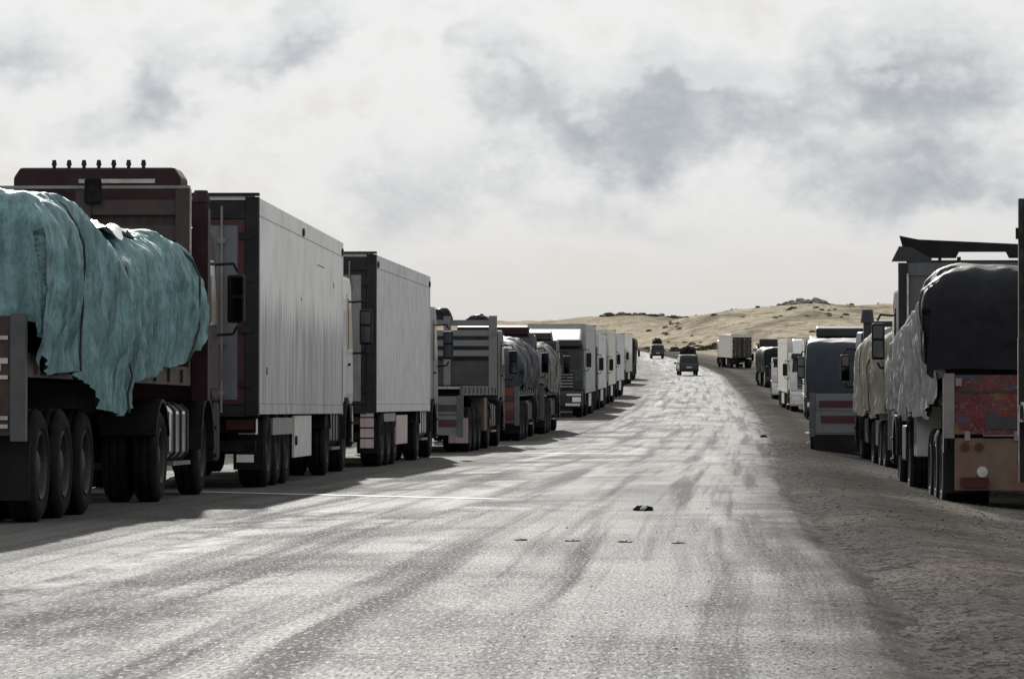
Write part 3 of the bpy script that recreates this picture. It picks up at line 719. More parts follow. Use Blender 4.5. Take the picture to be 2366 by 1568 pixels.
def flatbed(v, L, zd, rail, deck='deck_wood', axles=(1.0, 2.3, 3.6), half=1.25, dual=True, tail=None, head=None, legs=True, tailz=(.62, None), bars=3, post='rack_grey', flapm='black_plastic'):
    """deck, rails, cross members, axles, tail board"""
    planks = 8; w = (2*half-.16)/planks
    for i in range(planks):
        obj('plank', MB().box(-half+.08+i*w+.006, -half+.08+(i+1)*w-.006, .05, L-.05, zd-.06+random.uniform(-.004, .004), zd), deck, v)
    for s in (-1, 1):
        r = obj('side_rail', MB().box(*sorted((s*(half-.078), s*half)), .0, L, zd-.20, zd+.015), rail, v)
        y = .4
        pk = MB()
        while y < L-.3: pk.box(*sorted((s*half, s*(half+.03))), y, y+.10, zd-.17, zd-.02); y += 1.1
        each('stake_pocket', pk, rail, r)
    ch = MB()
    for s in (-1, 1): ch.box(*sorted((s*.42, s*.52)), .15, L-.2, zd-.52, zd-.20)
    y = .3
    while y < L-.2: ch.box(-half+.08, half-.08, y, y+.07, zd-.17, zd-.062); y += .7
    each('chassis_rail', ch, 'chassis', v)
    for a in axles: axle(v, a, half, dual)
    if axles: flaps(v, axles[0]-.66, half, .45, .22, .8, flapm)
    if legs:
        both('landing_leg', v, 'chassis', lambda s: MB().box(*sorted((s*.66, s*.80)), L-3.1, L-2.96, .345, zd-.25).box(*sorted((s*.60, s*.86)), L-3.16, L-2.90, .28, .345))

def tail_board(v, z0, z1, m, bars=((.2, .1, 'stripe_white'),), half=1.25, post='tail_brown', y=0.):
    t = obj('tail_board', MB().box(-half+.14, half-.14, y-.06, y-.01, z0, z1), m, v)
    for s in (-1, 1): obj('corner_post', MB().box(*sorted((s*(half-.135), s*half)), y-.09, y+.02, z0-.05, z1+.02), post, t)
    for (f, h, mm_) in bars:
        z = z0+(z1-z0)*f
        obj('tail_strip', MB().box(-half+.16, half-.16, y-.078, y-.062, z, z+h), mm_, t)
    return t

def place(name, near, far, side, facing, W=2.5):
    """Empty at the rear of a vehicle. near/far: ground points (X,Y) of its roadside flank, nearest and farthest end.
    side 'R'/'L': which flank (as seen looking up the road) the points mark; facing +1 away from the viewer, -1 towards"""
    near = Vector(near); far = Vector(far); d = (far-near).normalized(); r = Vector((d.y, -d.x))
    off = -r*W/2 if side == 'R' else r*W/2
    a, b = near+off, far+off
    za = ground_at(a.x, a.y); zb = ground_at(b.x, b.y)
    if facing < 0: a, b, za, zb, d = b, a, zb, za, -d
    e = bpy.data.objects.new(name, None); COL.objects.link(e); e.empty_display_size = .3
    e.location = (a.x, a.y, za)
    dist = (b-a).length
    e.rotation_euler = (math.atan2(zb-za, dist), 0, math.atan2(-d.x, d.y))
    return e
def ground_at(X, Y):
    e = X-center(Y)
    if -12 < e < ROAD_W/2: return road_z(X, Y)
    return ground(X, Y)

# ------------------------------------------------------------------ draped loads
def draped(name, m, v, y0, y1, half, top, hemR, hemL, hemF=.6, hemB=.6, r=.28, seed=1, fold=.06, lump=.08, bulge=.10, nu=110, nv=84, zb=1.5, cargo='wood_dark', ropes=0, crumple=.05):
    """sheet over a load in the vehicle's own frame (x right, y forward). top(y): height; hemR/hemL(y): bottom edge height on each flank"""
    V = []; F = []
    L_ = y1-y0
    def wrap(o):
        if o <= 0: return 0, 0
        q = o/r
        if q < math.pi/2: return r*math.sin(q), r*(1-math.cos(q))
        return r, r+(o-r*math.pi/2)
    def P(a, b, off=0.):
        ya = min(max(a, y0+r), y1-r); xb = min(max(b, -half+r), half-r)
        oa = (y0+r-a) if a < y0+r else (a-(y1-r) if a > y1-r else 0); sa = -1 if a < ya else 1
        ob = abs(b-xb); sb = -1 if b < xb else 1
        ha, da = wrap(oa); hb, db = wrap(ob)
        t = top(ya)
        n3 = noise.noise
        t += lump*(n3(Vector((xb*1.1+seed, ya*.7, seed*3.)))+.5*n3(Vector((xb*2.7, ya*1.9+seed, 2.))))
        z = t-max(da, db)-.12*min(da, db)
        x = xb+sb*hb; y = ya+sa*ha
        if da > 0 and db > 0 and max(da, db) > r: 
            k = min(1, min(da, db)/max(.01, max(da, db)))
            if db > da: y = ya+sa*ha*(1-.25*k)
            else: x = xb+sb*hb*(1-.25*k)
        # slack belly and hanging folds
        if db > 0:
            dr = min(1, db/.5)
            x += sb*(bulge*math.sin(min(1, db/1.4)*math.pi)*(.6+.8*n3(Vector((ya*.55, seed, 4.))))
                     + dr*fold*(n3(Vector((ya*2.3+seed, db*.30, sb*5.)))*1.3+.6*n3(Vector((ya*7.+db*.8, db*.5+seed, 9.)))+.55*abs(n3(Vector((ya*11., db*.7, seed))))+.12*n3(Vector((ya*27., db*1.6, seed+3.)))) + off)
        if da > 0:
            dr = min(1, da/.5)
            y += sa*(bulge*.4*math.sin(min(1, da/1.4)*math.pi)+dr*fold*(n3(Vector((xb*3.1+seed, da*.4, sa*5.)))+.6*n3(Vector((xb*7., da*.6+seed, 3.)))) + off)
        pv = Vector((x, y, z))
        pw = pv+Vector((n3(pv*1.3), n3(pv*1.3+Vector((7, 0, 0))), 0))*.35
        cr = .45-abs(n3(Vector((pw.x*1.9, pw.y*1.9, pw.z*1.1))+Vector((seed, 0, 0))))-.55*abs(n3(Vector((pw.x*4.2, pw.y*4.2, pw.z*2.4))+Vector((0, seed, 0))))-.22*abs(n3(pw*8.5))
        if db > 0: x += sb*crumple*cr
        elif da > 0: y += sa*crumple*cr
        if da < r and db < r: z += crumple*.8*cr
        if da == 0 and db == 0: z += off
        return (x, y, z)
    la = math.pi/2*r-2*r
    for i in range(nu+1):
        fa = i/nu
        amin, amax = y0-la-hemB, y1+la+hemF
        a = amin+(amax-amin)*fa
        yy = min(max(a, y0), y1)
        eR = max(.25, top(yy)-hemR(yy))+la; eL = max(.25, top(yy)-hemL(yy))+la
        for j in range(nv+1):
            fb = j/nv; b = -half-eL+(2*half+eL+eR)*fb
            V.append(P(a, b))
    for i in range(nu):
        for j in range(nv): q = i*(nv+1)+j; F.append((q, q+1, q+nv+2, q+nv+1))
    me = bpy.data.meshes.new(name); me.from_pydata(V, [], F); me.polygons.foreach_set('use_smooth', [True]*len(F)); me.materials.append(M[m])
    o = bpy.data.objects.new(name, me); COL.objects.link(o)
    o.location = v.location; o.rotation_euler = v.rotation_euler
    mn = min(top(y0+(y1-y0)*k/10) for k in range(11))
    obj('cargo', MB().box(-half+.22, half-.22, y0+.22, y1-.22, zb+.02, max(zb+.2, mn-.3)), cargo, o)
    for k in range(ropes):
        yy = y0+(y1-y0)*(k+.5+random.uniform(-.2, .2))/ropes; pts = []
        eR = top(yy)-hemR(yy)+la; eL = top(yy)-hemL(yy)+la
        for j in range(29):
            b = -half-eL+(2*half+eL+eR)*j/28
            pts.append(P(yy+.12*math.sin(j*.5+k), b, .02))
        obj('rope', MB().tube(pts, .014, 5), 'rope', o)
    return o

# ------------------------------------------------------------------ left row of parked trucks
def tabf(tab): return lambda y: interp(tab, y) if y < tab[-1][0] else tab[-1][1]
def lump(name, m, loc, size, seed=0, parent=None, amp=.25, freq=1.6, seg=(18, 12), flat=False):
    nu, nv = seg; V = []; F = []
    for i in range(nv+1):
        th = math.pi*i/nv
        for j in range(nu):
            ph = 2*math.pi*j/nu
            d = Vector((math.sin(th)*math.cos(ph), math.sin(th)*math.sin(ph), math.cos(th)))
            k = 1+amp*noise.noise(d*freq+Vector((seed*3.1, seed*1.7, seed)))+amp*.5*noise.noise(d*freq*2.6+Vector((seed, 5, 0)))
            z = d.z*k
            if flat and z < -.35: z = -.35
            V.append((d.x*k*size[0], d.y*k*size[1], z*size[2]))
    for i in range(nv):
        for j in range(nu): F.append((i*nu+j, i*nu+(j+1)%nu, (i+1)*nu+(j+1)%nu, (i+1)*nu+j))
    me = bpy.data.meshes.new(name); me.from_pydata(V, [], F); me.validate(); me.polygons.foreach_set('use_smooth', [not flat]*len(me.polygons)); me.materials.append(M[m])
    o = bpy.data.objects.new(name, me); COL.objects.link(o); o.location = loc; o.parent = parent
    return o
def on(v, p):
    """point in a vehicle's frame -> world"""
    return Matrix.LocRotScale(v.location, v.rotation_euler, None) @ Vector(p)

# nearest: maroon tractor with a flatbed under a torn teal tarpaulin
v = place('semi_truck', (-4.30, 34.5), (-3.76, 46.0), 'R', 1)
tag(v, 'maroon semi truck with tall roof lamps hauling the teal tarpaulin load', 'truck')
flatbed(v, 11.2, 1.52, 'tail_brown', axles=(.95, 2.25, 3.55), legs=False)
tb = tail_board(v, .80, 1.86, 'tail_brown', ((.06, .035, 'stripe_white'), (.13, .035, 'stripe_white'), (.47, .035, 'stripe_white'), (.60, .05, 'stripe_white'), (.80, .035, 'stripe_white')), post='rack_grey')
for i, x in enumerate((-.9, -.6, .58, .76, .94)):
    each('lettering', MB().box(x, x+.05, -.078, -.063, 1.37, 1.43).box(x+.07, x+.09, -.078, -.063, 1.37, 1.43).box(x+.05, x+.07, -.078, -.063, 1.395, 1.41), 'paint_white', tb)
tail_lamps(v, 1.02, 1.05, -.08)
h = rack_headboard(v, 11.1, 1.55, 3.62, 'tail_brown', slats=4, panel='wood_dark', post=.16)
obj('top_rail', MB().box(-1.25, 1.25, 11.03, 11.17, 3.625, 3.66), 'steel', h)
obj('corner_strip', MB().box(1.252, 1.27, 11.06, 11.10, 1.9, 3.62), 'stripe_white', h)
obj('back_panel', MB().box(-1.1, 1.1, 11.135, 11.16, 1.55, 3.35), 'wood_dark', h)
obj('lamp_block', MB().box(.02, .22, 11.0, 11.045, 3.45, 3.74), 'chassis', h, bevel=.03)
tractor(v, 12.0, 'maroon', 3.22, 'tall', (-3.0,), 'chrome', lamps=7)
sn = obj('air_intake', MB().box(1.21, 1.40, 11.62, 11.86, 1.15, 3.42).cyl((1.30, 11.74, 3.42), (1.30, 11.74, 3.50), .10, 14).cyl((1.30, 11.74, 3.50), (1.30, 11.74, 3.64), .12, 14, .08), 'maroon', v, bevel=.0)
top0 = tabf([(0, 2.95), (2, 3.02), (3.4, 2.96), (4.6, 2.72), (5.4, 2.68), (6.9, 2.86), (9.0, 3.02), (10.0, 2.98), (11.0, 2.6)])
hem0 = tabf([(0, 1.55), (.7, 1.40), (2.0, 1.36), (2.9, 1.26), (3.7, 1.08), (4.5, .98), (5.4, 1.02), (6.4, 1.28), (8.5, 1.5), (11.0, 1.72)])
o = draped('tarpaulin_load', 'tarp_teal', v, .1, 10.9, 1.33, top0, hem0, lambda y: 1.5, .7, 1.15, r=.30, seed=3, fold=.075, lump=.10, bulge=.14, crumple=.10, nu=300, nv=150, zb=1.52, ropes=3)
tag(o, 'teal green torn tarpaulin hanging in folds over the load of the maroon truck', 'tarpaulin load')
def sheet(name, m, centre, size, v, seed, label, cat):
    V = []; F = []; n = 22
    for i in range(n+1):
        for j in range(n+1):
            x = (i/n-.5)*size[0]; y = (j/n-.5)*size[1]; e = max(abs(i/n-.5), abs(j/n-.5))*2
            q = Vector((x*4+seed, y*2.2, seed))
            V.append((centre[0]+x+.06*noise.noise(q*1.3), centre[1]+y+.1*noise.noise(q+Vector((9, 0, 0))), centre[2]+size[2]*(noise.noise(q*.8)+.6*noise.noise(q*2.3))-(.10*e**3)))
    for i in range(n):
        for j in range(n): F.append((i*(n+1)+j, (i+1)*(n+1)+j, (i+1)*(n+1)+j+1, i*(n+1)+j+1))
    me = bpy.data.meshes.new(name); me.from_pydata(V, [], F); me.materials.append(M[m]); me.polygons.foreach_set('use_smooth', [True]*len(F))
    o = bpy.data.objects.new(name, me); COL.objects.link(o); o.location = v.location; o.rotation_euler = v.rotation_euler
    return tag(o, label, cat)
sheet('plastic_sheet', 'plastic_white', (.45, 6.2, 2.96), (1.5, 2.6, .09), v, 2, 'crumpled white plastic sheet in the dip of the teal tarpaulin', 'plastic sheet')

# white box trailer
v = place('semi_truck', (-3.29, 50.3), (-2.79, 64.0), 'R', 1)
tag(v, 'semi truck with tall streaked white box trailer and red framed rear doors', 'truck')
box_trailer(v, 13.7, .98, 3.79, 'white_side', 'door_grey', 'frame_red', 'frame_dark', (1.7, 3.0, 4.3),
            guards=((2.2, 5.1, .70, .93, 'door_pale'), (5.35, 8.1, .36, .955, 'white_paint')), lamps=(6.4, 13.5))
both('guard_reflector', v, 'black_plastic', lambda s: MB().cyl((s*1.236, 5.5, .60), (s*1.262, 5.5, .60), .07, 12))
both('corner_lamp_box', v, 'white_paint', lambda s: MB().box(*sorted((s*.98, s*1.20)), .22, .55, .72, .92).box(*sorted((s*.98, s*1.20)), .0, .04, .36, .46))
tractor(v, 14.15, 'white_cab', 3.25, 'low', (-3.0,), 'steel')
each('scrape_mark', MB().box(1.2505, 1.2525, 8.9, 10.2, 3.235, 3.25).box(1.2505, 1.2525, 11.9, 12.0, 2.98, 3.07).box(1.2505, 1.2525, 6.2, 6.28, 2.62, 2.67).box(1.2505, 1.2525, 1.15, 1.3, 1.50, 1.60), 'frame_dark', v)

v = place('semi_truck', (-2.43, 69.2), (-1.73, 81.0), 'R', 1)
tag(v, 'semi truck with plain grey white box trailer and pale rear doors', 'truck')
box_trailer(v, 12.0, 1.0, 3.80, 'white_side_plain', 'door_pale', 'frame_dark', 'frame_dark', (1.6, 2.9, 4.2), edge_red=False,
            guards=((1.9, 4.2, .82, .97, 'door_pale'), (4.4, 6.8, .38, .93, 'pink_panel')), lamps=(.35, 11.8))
for i in range(4):
    both('reflector_board', v, 'pink_panel', lambda s: MB().box(*sorted((s*.98, s*1.22)), .01, .03, .36+i*.185, .36+i*.185+.16))
obj('bumper_board', MB().box(.02, .62, -.005, .045, .40, .50), 'stripe_white', v)
both('lettering', v, 'tail_grey', lambda s: MB().prism([(s*.55+.20*math.cos(a), 2.62+.20*math.sin(a)) for a in [2*math.pi*i/16 for i in range(16)]]+[(s*.55+.13*math.cos(a), 2.62+.13*math.sin(a)) for a in [2*math.pi*i/16 for i in range(16)]][::-1], .016, .0285, 'y'))
tractor(v, 12.4, 'grey_cab', 3.2, 'low', (-3.0,), 'white_paint')

# empty flatbed
v = place('semi_truck', (-1.10, 88.0), (-.38, 97.8), 'R', 1)
tag(v, 'semi truck with empty flatbed trailer and slatted grey headboard', 'truck')
flatbed(v, 9.9, 1.52, 'rack_grey', axles=(2.2, 3.5, 4.8), tail=None, flapm='pink_panel')
tb = tail_board(v, .42, 1.30, 'rack_pale', ((.22, .16, 'frame_red'), (.52, .03, 'rack_grey'), (.62, .14, 'paint_dark')), post='rack_grey')
both('side_box', v, 'tail_olive', lambda s: MB().box(*sorted((s*.9, s*1.23)), 6.1, 7.0, .45, 1.25), bevel=.02)
rack_headboard(v, 9.8, 1.56, 3.30, 'rack_pale', slats=4, panel='paint_dark', post=.2)
tractor(v, 10.6, 'dark_cab', 2.95, 'none', (-3.0,), 'steel', visor=False)
o = lump('tarpaulin_roll', 'tarp_black', on(v, (-.25, 10.75, 3.2)), (.30, .3, .32), 3, flat=True); tag(o, 'rounded dark bundle above the grey slatted headboard beside the white trailer', 'bundle')
o = lump('tarpaulin_roll', 'tarp_black', on(v, (.72, 10.75, 3.14)), (.34, .3, .22), 8, flat=True); tag(o, 'low dark bundle above the grey slatted headboard by its outer post', 'bundle')

def rigid(near, far, L, side, zd, label, cabp, H, roof, rail, tailm, bars, post, facing=1, head=None, light='lamp_clear', tailz=(.5, 1.5), headm=None):
    v = place('flatbed_truck', near, far, side, facing); tag(v, label, 'truck')
    flatbed(v, L, zd, rail, axles=(1.3, 2.6), legs=False, deck='wood_dark')
    tail_board(v, *tailz, tailm, bars, post=post)
    if head: rack_headboard(v, L-.1, zd+.04, head, headm or rail, slats=3, panel=headm or rail)
    tractor(v, L+.35, cabp, H, roof, (-(L+.35)+2.6,), 'steel', rigid=True, light=light) if False else tractor(v, L+.35, cabp, H, roof, (-3.4,), 'steel', rigid=True, light=light)
    tail_lamps(v, .62, 1.15, -.10)
    return v
v = rigid((.2, 107), (.79, 117), 7.6, 'R', 1.45, 'flatbed truck with rounded black tarpaulin load behind the empty flatbed', 'maroon', 3.0, 'low', 'rack_grey', 'tail_red',
          ((.25, .12, 'frame_red'), (.62, .14, 'paint_dark'), (.02, .16, 'tail_grey')), 'rack_grey', head=3.05)
o = draped('tarpaulin_load', 'tarp_slate', v, .1, 7.4, 1.3, tabf([(0, 2.35), (1, 2.7), (4, 2.85), (6.5, 2.8), (7.4, 2.6)]), lambda y: 1.42, lambda y: 1.42, .5, 1.1, r=.6, seed=11, fold=.04, crumple=.12, lump=.14, bulge=.12, nu=70, nv=60, zb=1.45, ropes=3)
tag(o, 'dark slate tarpaulin load bulging over a truck behind the empty flatbed', 'tarpaulin load')
v = rigid((.98, 119), (1.55, 127.6), 7.0, 'R', 1.40, 'flatbed truck with ash grey tarpaulin load just nearer than the oncoming white roofed truck', 'dark_cab', 2.95, 'low', 'tail_grey', 'tail_grey',
          ((.25, .12, 'frame_red'), (.62, .12, 'paint_dark')), 'rack_grey', head=None)
o = draped('tarpaulin_load', 'tarp_ash', v, .1, 6.8, 1.32, tabf([(0, 2.4), (1, 2.65), (4, 2.8), (6.8, 2.6)]), lambda y: 1.3, lambda y: 1.3, .5, 1.0, r=.5, seed=15, fold=.05, crumple=.14, lump=.12, bulge=.12, nu=70, nv=60, zb=1.4, ropes=3)
tag(o, 'ash grey tarpaulin load on the truck before the oncoming white roofed truck', 'tarpaulin load')

def semi(near, far, Lt, side, facing, label, sidem, door, cabp, roof, H=3.2, z0=1.0, z1=3.85, header='frame_dark', light='lamp_clear', guards=(), corner='frame_dark', group=None, roof_m=None, flapm='black_plastic', red=False, tank='steel'):
    v = place('semi_truck', near, far, side, facing); tag(v, label, 'truck', group)
    box_trailer(v, Lt, z0, z1, sidem, door, 'frame_red' if red else 'frame_dark', header, (1.7, 3.0, 4.3), guards=guards, corner=corner, roof_m=roof_m, edge_red=red, flapm=flapm)
    tractor(v, Lt+.45, cabp, H, roof, (-3.0,), tank, light=light)
    return v
v = semi((2.93, 161), (3.8, 177.5), 13.0, 'R', -1, 'oncoming semi truck with white roof fairing and dark cab in the left row', 'green_grey_side', 'door_pale', 'dark_cab', 'none', 3.2, z1=3.92, guards=((5.4, 8.2, .4, .95, 'white_paint'),))
obj('roof_deflector', MB().prism([(13.5, 3.215), (13.5, 3.66), (13.7, 3.70), (15.15, 3.26), (15.2, 3.215)], -1.08, 1.08), 'white_cab', v, bevel=.04)
both('bumper_trim', v, 'white_cab', lambda s: MB().box(*sorted((s*.55, s*1.15)), 15.785, 15.80, .92, 1.0).box(*sorted((s*.5, s*1.1)), 15.785, 15.80, .50, .60))
semi((3.95, 182), (4.78, 197), 12.2, 'R', -1, 'second of the far white box trailers, right behind the greenish grey one', 'white_side_plain', 'door_pale', 'maroon', 'low', 3.0, z1=3.62, guards=((5, 8, .4, .95, 'white_paint'),))
semi((4.95, 203), (5.82, 218.5), 12.6, 'R', -1, 'third of the far white box trailers along the left row', 'cream_side', 'door_pale', 'grey_cab', 'wedge', 2.9, z1=3.95, guards=((5, 8, .4, .95, 'white_paint'),))
semi((6.1, 231), (7.1, 246.5), 12.6, 'R', -1, 'fourth of the far box trailers, light grey, with a dark cab', 'white_side_plain', 'door_pale', 'dark_cab', 'low', 3.1, z1=3.8, guards=((5, 8, .4, .95, 'white_paint'),))
semi((8.75, 303), (9.85, 319), 13.0, 'R', -1, 'farthest white box trailer of the left row, with bright white roof', 'white_side', 'door_pale', 'white_cab', 'low', 3.1, z1=4.0, roof_m='white_paint', guards=((5, 8, .4, .95, 'white_paint'),))
v = rigid((10.75, 344), (11.45, 357), 9.5, 'R', 1.4, 'last truck of the left row, dark, at the bend of the road', 'dark_cab', 3.1, 'wedge', 'wood_dark', 'tail_brown', ((.3, .1, 'frame_red'),), 'tail_brown')
o = draped('tarpaulin_load', 'tarp_black', v, .1, 9.3, 1.3, lambda y: 3.75, lambda y: 1.35, lambda y: 1.35, .5, 1.9, r=.35, seed=21, fold=.07, lump=.1, nu=40, nv=40, zb=1.4)
tag(o, 'tall black tarpaulin load on the last truck of the left row', 'tarpaulin load')

# ------------------------------------------------------------------ right row of parked trucks
# stake-sided lorry at the right edge of the picture, backed up towards the red one
v = place('stake_truck', (4.88, 30.6), (5.47, 42.0), 'L', -1)
tag(v, 'dark stake sided truck cut off by the right edge of the picture', 'truck')
flatbed(v, 8.6, 1.35, 'wood_dark', axles=(1.6, 2.9), legs=False, deck='wood_dark')
for s in (-1, 1):
    g = obj('side_gate', MB().box(*sorted((s*1.19, s*1.21)), .12, 8.5, 1.37, 2.1), 'tail_brown', v)
    for k in range(9): obj('stake', MB().box(*sorted((s*1.212, s*1.262)), .03+k*1.05, .13+k*1.05, 1.25, 3.55), 'wood_dark', g)
    for k in range(5): obj('slat', MB().box(*sorted((s*1.17, s*1.209)), .05, 8.5, 2.2+k*.28, 2.37+k*.28), 'wood_dark', g)
    obj('hinge', MB().box(*sorted((s*1.262, s*1.29)), .05, .09, 3.12, 3.24), 'frame_dark', g)
    obj('reflector_strip', MB().box(*sorted((s*1.264, s*1.27)), .06, .12, 1.0, 2.05), 'stripe_white', g)
    obj('corner_post', MB().box(*sorted((s*1.15, s*1.25)), -.06, .028, .5, 3.56), 'wood_dark', g)
tg = obj('tail_gate', MB().box(-1.14, 1.14, -.05, -.01, .95, 2.1), 'tail_red', v)
for k in range(5): obj('slat', MB().box(-1.14, 1.14, -.04, -.005, 2.2+k*.28, 2.37+k*.28), 'wood_dark', tg)
tail_lamps(v, .7, 1.2, -.06)
tractor(v, 9.0, 'maroon', 3.0, 'low', (-3.6,), 'steel', rigid=True)

# painted red tail truck
v = place('semi_truck', (5.54, 50.0), (6.14, 62.0), 'L', 1)
tag(v, 'semi truck with worn red painted tailboard and wing shaped black roof deflector', 'truck')
flatbed(v, 11.9, 1.55, 'tail_brown', axles=(.95, 2.25, 3.55), legs=False)
tb = tail_board(v, .98, 1.74, 'painted_tail', (), post='steel')
lb = obj('lower_board', MB().box(-1.11, 1.11, -.07, -.02, .26, .93), 'tail_olive', v, bevel=.01)
obj('red_panel', MB().box(.25, 1.10, -.085, -.072, .28, .91), 'tail_red', lb)
obj('reflector', MB().cyl((-.76, -.09, .50), (-.76, -.07, .50), .07, 12), 'stripe_white', lb)
obj('rail', MB().box(-.75, 1.1, -.10, -.062, .955, .975), 'steel', tb)
obj('recess', MB().box(-.72, .32, -.074, -.062, 1.05, 1.20), 'paint_dark', tb)
obj('upper_band', MB().box(-1.08, .05, -.074, -.062, 1.52, 1.56), 'paint_dark', tb)
each('yellow_field', MB().prism([(.15, 1.22), (.42, 1.24), (.40, 1.50), (.10, 1.34)], -.075, -.063, 'y').prism([(.50, 1.28), (1.08, 1.40), (1.08, 1.62), (.62, 1.60)], -.075, -.063, 'y'), 'paint_yellow', tb)
w = obj('painted_wing', MB().prism([(.40, 1.50), (.86, 1.18), (1.08, 1.10), (1.08, .99), (.62, 1.0), (.44, 1.22)], -.079, -.0765, 'y'), 'paint_dark', tb)
for k in range(5): obj('feather', MB().prism([(.46+k*.015, 1.38-k*.085), (1.06, 1.20-k*.05), (1.06, 1.19-k*.05), (.47+k*.015, 1.355-k*.085)], -.083, -.080, 'y'), 'tail_grey', w)
obj('number_plate', MB().box(-.30, .22, -.098, -.086, .62, .73), 'plate', lb)
for k, x in enumerate((-.98, -.80, .52, .78, .98)):
    obj('round_lamp', MB().cyl((x, -.105, .82), (x, -.086, .82), .055, 12), 'red_lamp', lb)
for x in (-.95, -.32, .35, .95):
    obj('hinge', MB().box(x-.035, x+.035, -.10, -.071, .90, 1.02), 'steel', lb)
for s in (-1, 1):
    obj('latch', MB().box(*sorted((s*1.02, s*1.10)), -.10, -.079, 1.60, 1.70), 'steel', tb)
both('edge_trim', v, 'stripe_white', lambda s: MB().box(*sorted((s*1.252, s*1.262)), -.08, -.04, .75, 1.7))
tail_lamps(v, .30, 1.1, -.08)
both('mudflap_white', v, 'white_paint', lambda s: MB().box(*sorted((s*.88, s*1.235)), 6.6, 6.62, .62, 1.34))
both('tool_box', v, 'paint_dark', lambda s: MB().box(*sorted((s*.7, s*1.2)), 6.9, 8.1, .6, 1.25), bevel=.02)
h = obj('headboard', MB().box(-1.1, 1.1, 11.75, 11.79, 1.56, 3.60), 'tail_grey', v)
for s in (-1, 1):
    obj('post', MB().box(*sorted((s*1.105, s*1.25)), 11.70, 11.85, 1.5, 3.62), 'frame_dark', h)
    obj('corner_strip', MB().box(*sorted((s*1.09, s*1.12)), 11.685, 11.698, 2.4, 3.45), 'stripe_white', h)
obj('top_beam', MB().box(-1.10, 1.10, 11.72, 11.83, 3.42, 3.62), 'rack_grey', h)
obj('dark_print', MB().prism([(-.75, 3.05), (-.55, 3.12), (-.45, 3.02), (-.35, 3.08), (-.42, 2.9), (-.6, 2.98)], 11.735, 11.748, 'y'), 'paint_blue', h)
tractor(v, 12.35, 'dark_cab', 3.22, 'wing', (-3.1,), 'chrome')
obj('air_intake', MB().cyl((-1.02, 12.2, 1.2), (-1.02, 12.2, 3.72), .08, 12).prism([(-1.34, 3.66), (-1.22, 3.90), (-1.02, 3.88), (-.70, 3.70), (-.72, 3.60), (-1.1, 3.66)], 12.1, 12.3, 'y'), 'dark_cab', v)
top1 = tabf([(0, 2.98), (.8, 3.12), (3, 3.08), (5, 2.98), (7, 2.86), (9, 2.74), (11.4, 2.5)])
o = draped('tarpaulin_load', 'tarp_grey', v, .15, 11.5, 1.36, top1, lambda y: 1.4, tabf([(0, 1.42), (1, 1.36), (2, 1.22), (3, 1.34), (4, 1.18), (5, 1.30), (6, 1.12), (8, 1.3), (11.5, 1.3)]), .6, 1.25, r=.60, seed=31, fold=.11, lump=.08, bulge=.10, crumple=.10, nu=220, nv=140, zb=1.55, ropes=1)
tag(o, 'grey tarpaulin load, sunlit in crumpled folds, above the red painted tailboard', 'tarpaulin load')
o = draped('tarpaulin_sheet', 'tarp_black', v, -.06, 1.2, 1.46, lambda y: top1(y)+.06, lambda y: 1.75, lambda y: 1.9, .02, 1.32, r=.5, seed=37, fold=.06, lump=.06, bulge=.06, crumple=.06, nu=60, nv=90, zb=2.0, cargo='tarp_black')
tag(o, 'black sheet hanging over the back of the grey tarpaulin load', 'tarpaulin')

# khaki tarpaulin truck
v = rigid((7.72, 80), (7.92, 90.4), 7.8, 'L', 1.4, 'flatbed truck with khaki tarpaulin load between the red tailed and slate tarpaulin trucks', 'dark_cab', 3.0, 'low', 'rack_grey', 'tail_grey',
          ((.25, .12, 'frame_red'), (.62, .12, 'paint_dark')), 'rack_grey', tailz=(.5, 1.4))
both('mudflap_white', v, 'white_paint', lambda s: MB().box(*sorted((s*.9, s*1.235)), 3.5, 3.52, .5, 1.15))
obj('air_intake', MB().box(-1.18, -1.0, 7.9, 8.1, 1.2, 3.2).cyl((-1.09, 8.0, 3.2), (-1.09, 8.0, 3.5), .16, 14, .12), 'dark_cab', v)
o = draped('tarpaulin_load', 'tarp_khaki', v, .1, 7.6, 1.36, tabf([(0, 2.7), (1, 2.95), (5, 2.95), (7.6, 2.75)]), lambda y: 1.2, tabf([(0, 1.2), (2, 1.12), (4, 1.28), (6, 1.1), (7.6, 1.25)]), .5, 1.3, r=.35, seed=41, fold=.12, lump=.09, bulge=.08, crumple=.09, nu=90, nv=80, zb=1.4, ropes=2)
tag(o, 'khaki tarpaulin load hanging in long vertical folds in the right row', 'tarpaulin load')

# slate tarpaulin trailer
v = place('semi_truck', (7.10, 93.0), (8.0, 105.0), 'L', 1)
tag(v, 'semi truck with slate tarpaulin trailer and grey tailboard in the right row', 'truck')
flatbed(v, 11.0, 1.46, 'tail_grey', axles=(1.4, 2.7, 4.0), legs=False)
tb = tail_board(v, .52, 1.50, 'rack_pale', ((.05, .03, 'steel'), (.60, .03, 'steel')), post='rack_grey')
obj('lamp_panel', MB().box(-1.02, .25, -.082, -.063, 1.17, 1.33), 'frame_red', tb)
obj('lamp_panel', MB().box(-.98, .20, -.082, -.063, .80, .97), 'frame_red', tb)
obj('rubber_skirt', MB().box(-1.15, 1.15, -.05, -.03, .10, .50), 'black_plastic', v)
tractor(v, 11.5, 'dark_cab', 3.0, 'low', (-3.0,), 'steel')
o = draped('tarpaulin_load', 'tarp_slate', v, -.02, 10.8, 1.30, tabf([(0, 2.72), (1, 2.80), (6, 2.85), (10.8, 2.8)]), lambda y: 1.45, lambda y: 1.45, .5, 1.25, r=.14, seed=51, fold=.03, lump=.04, bulge=.03, nu=80, nv=60, zb=1.46, ropes=2)
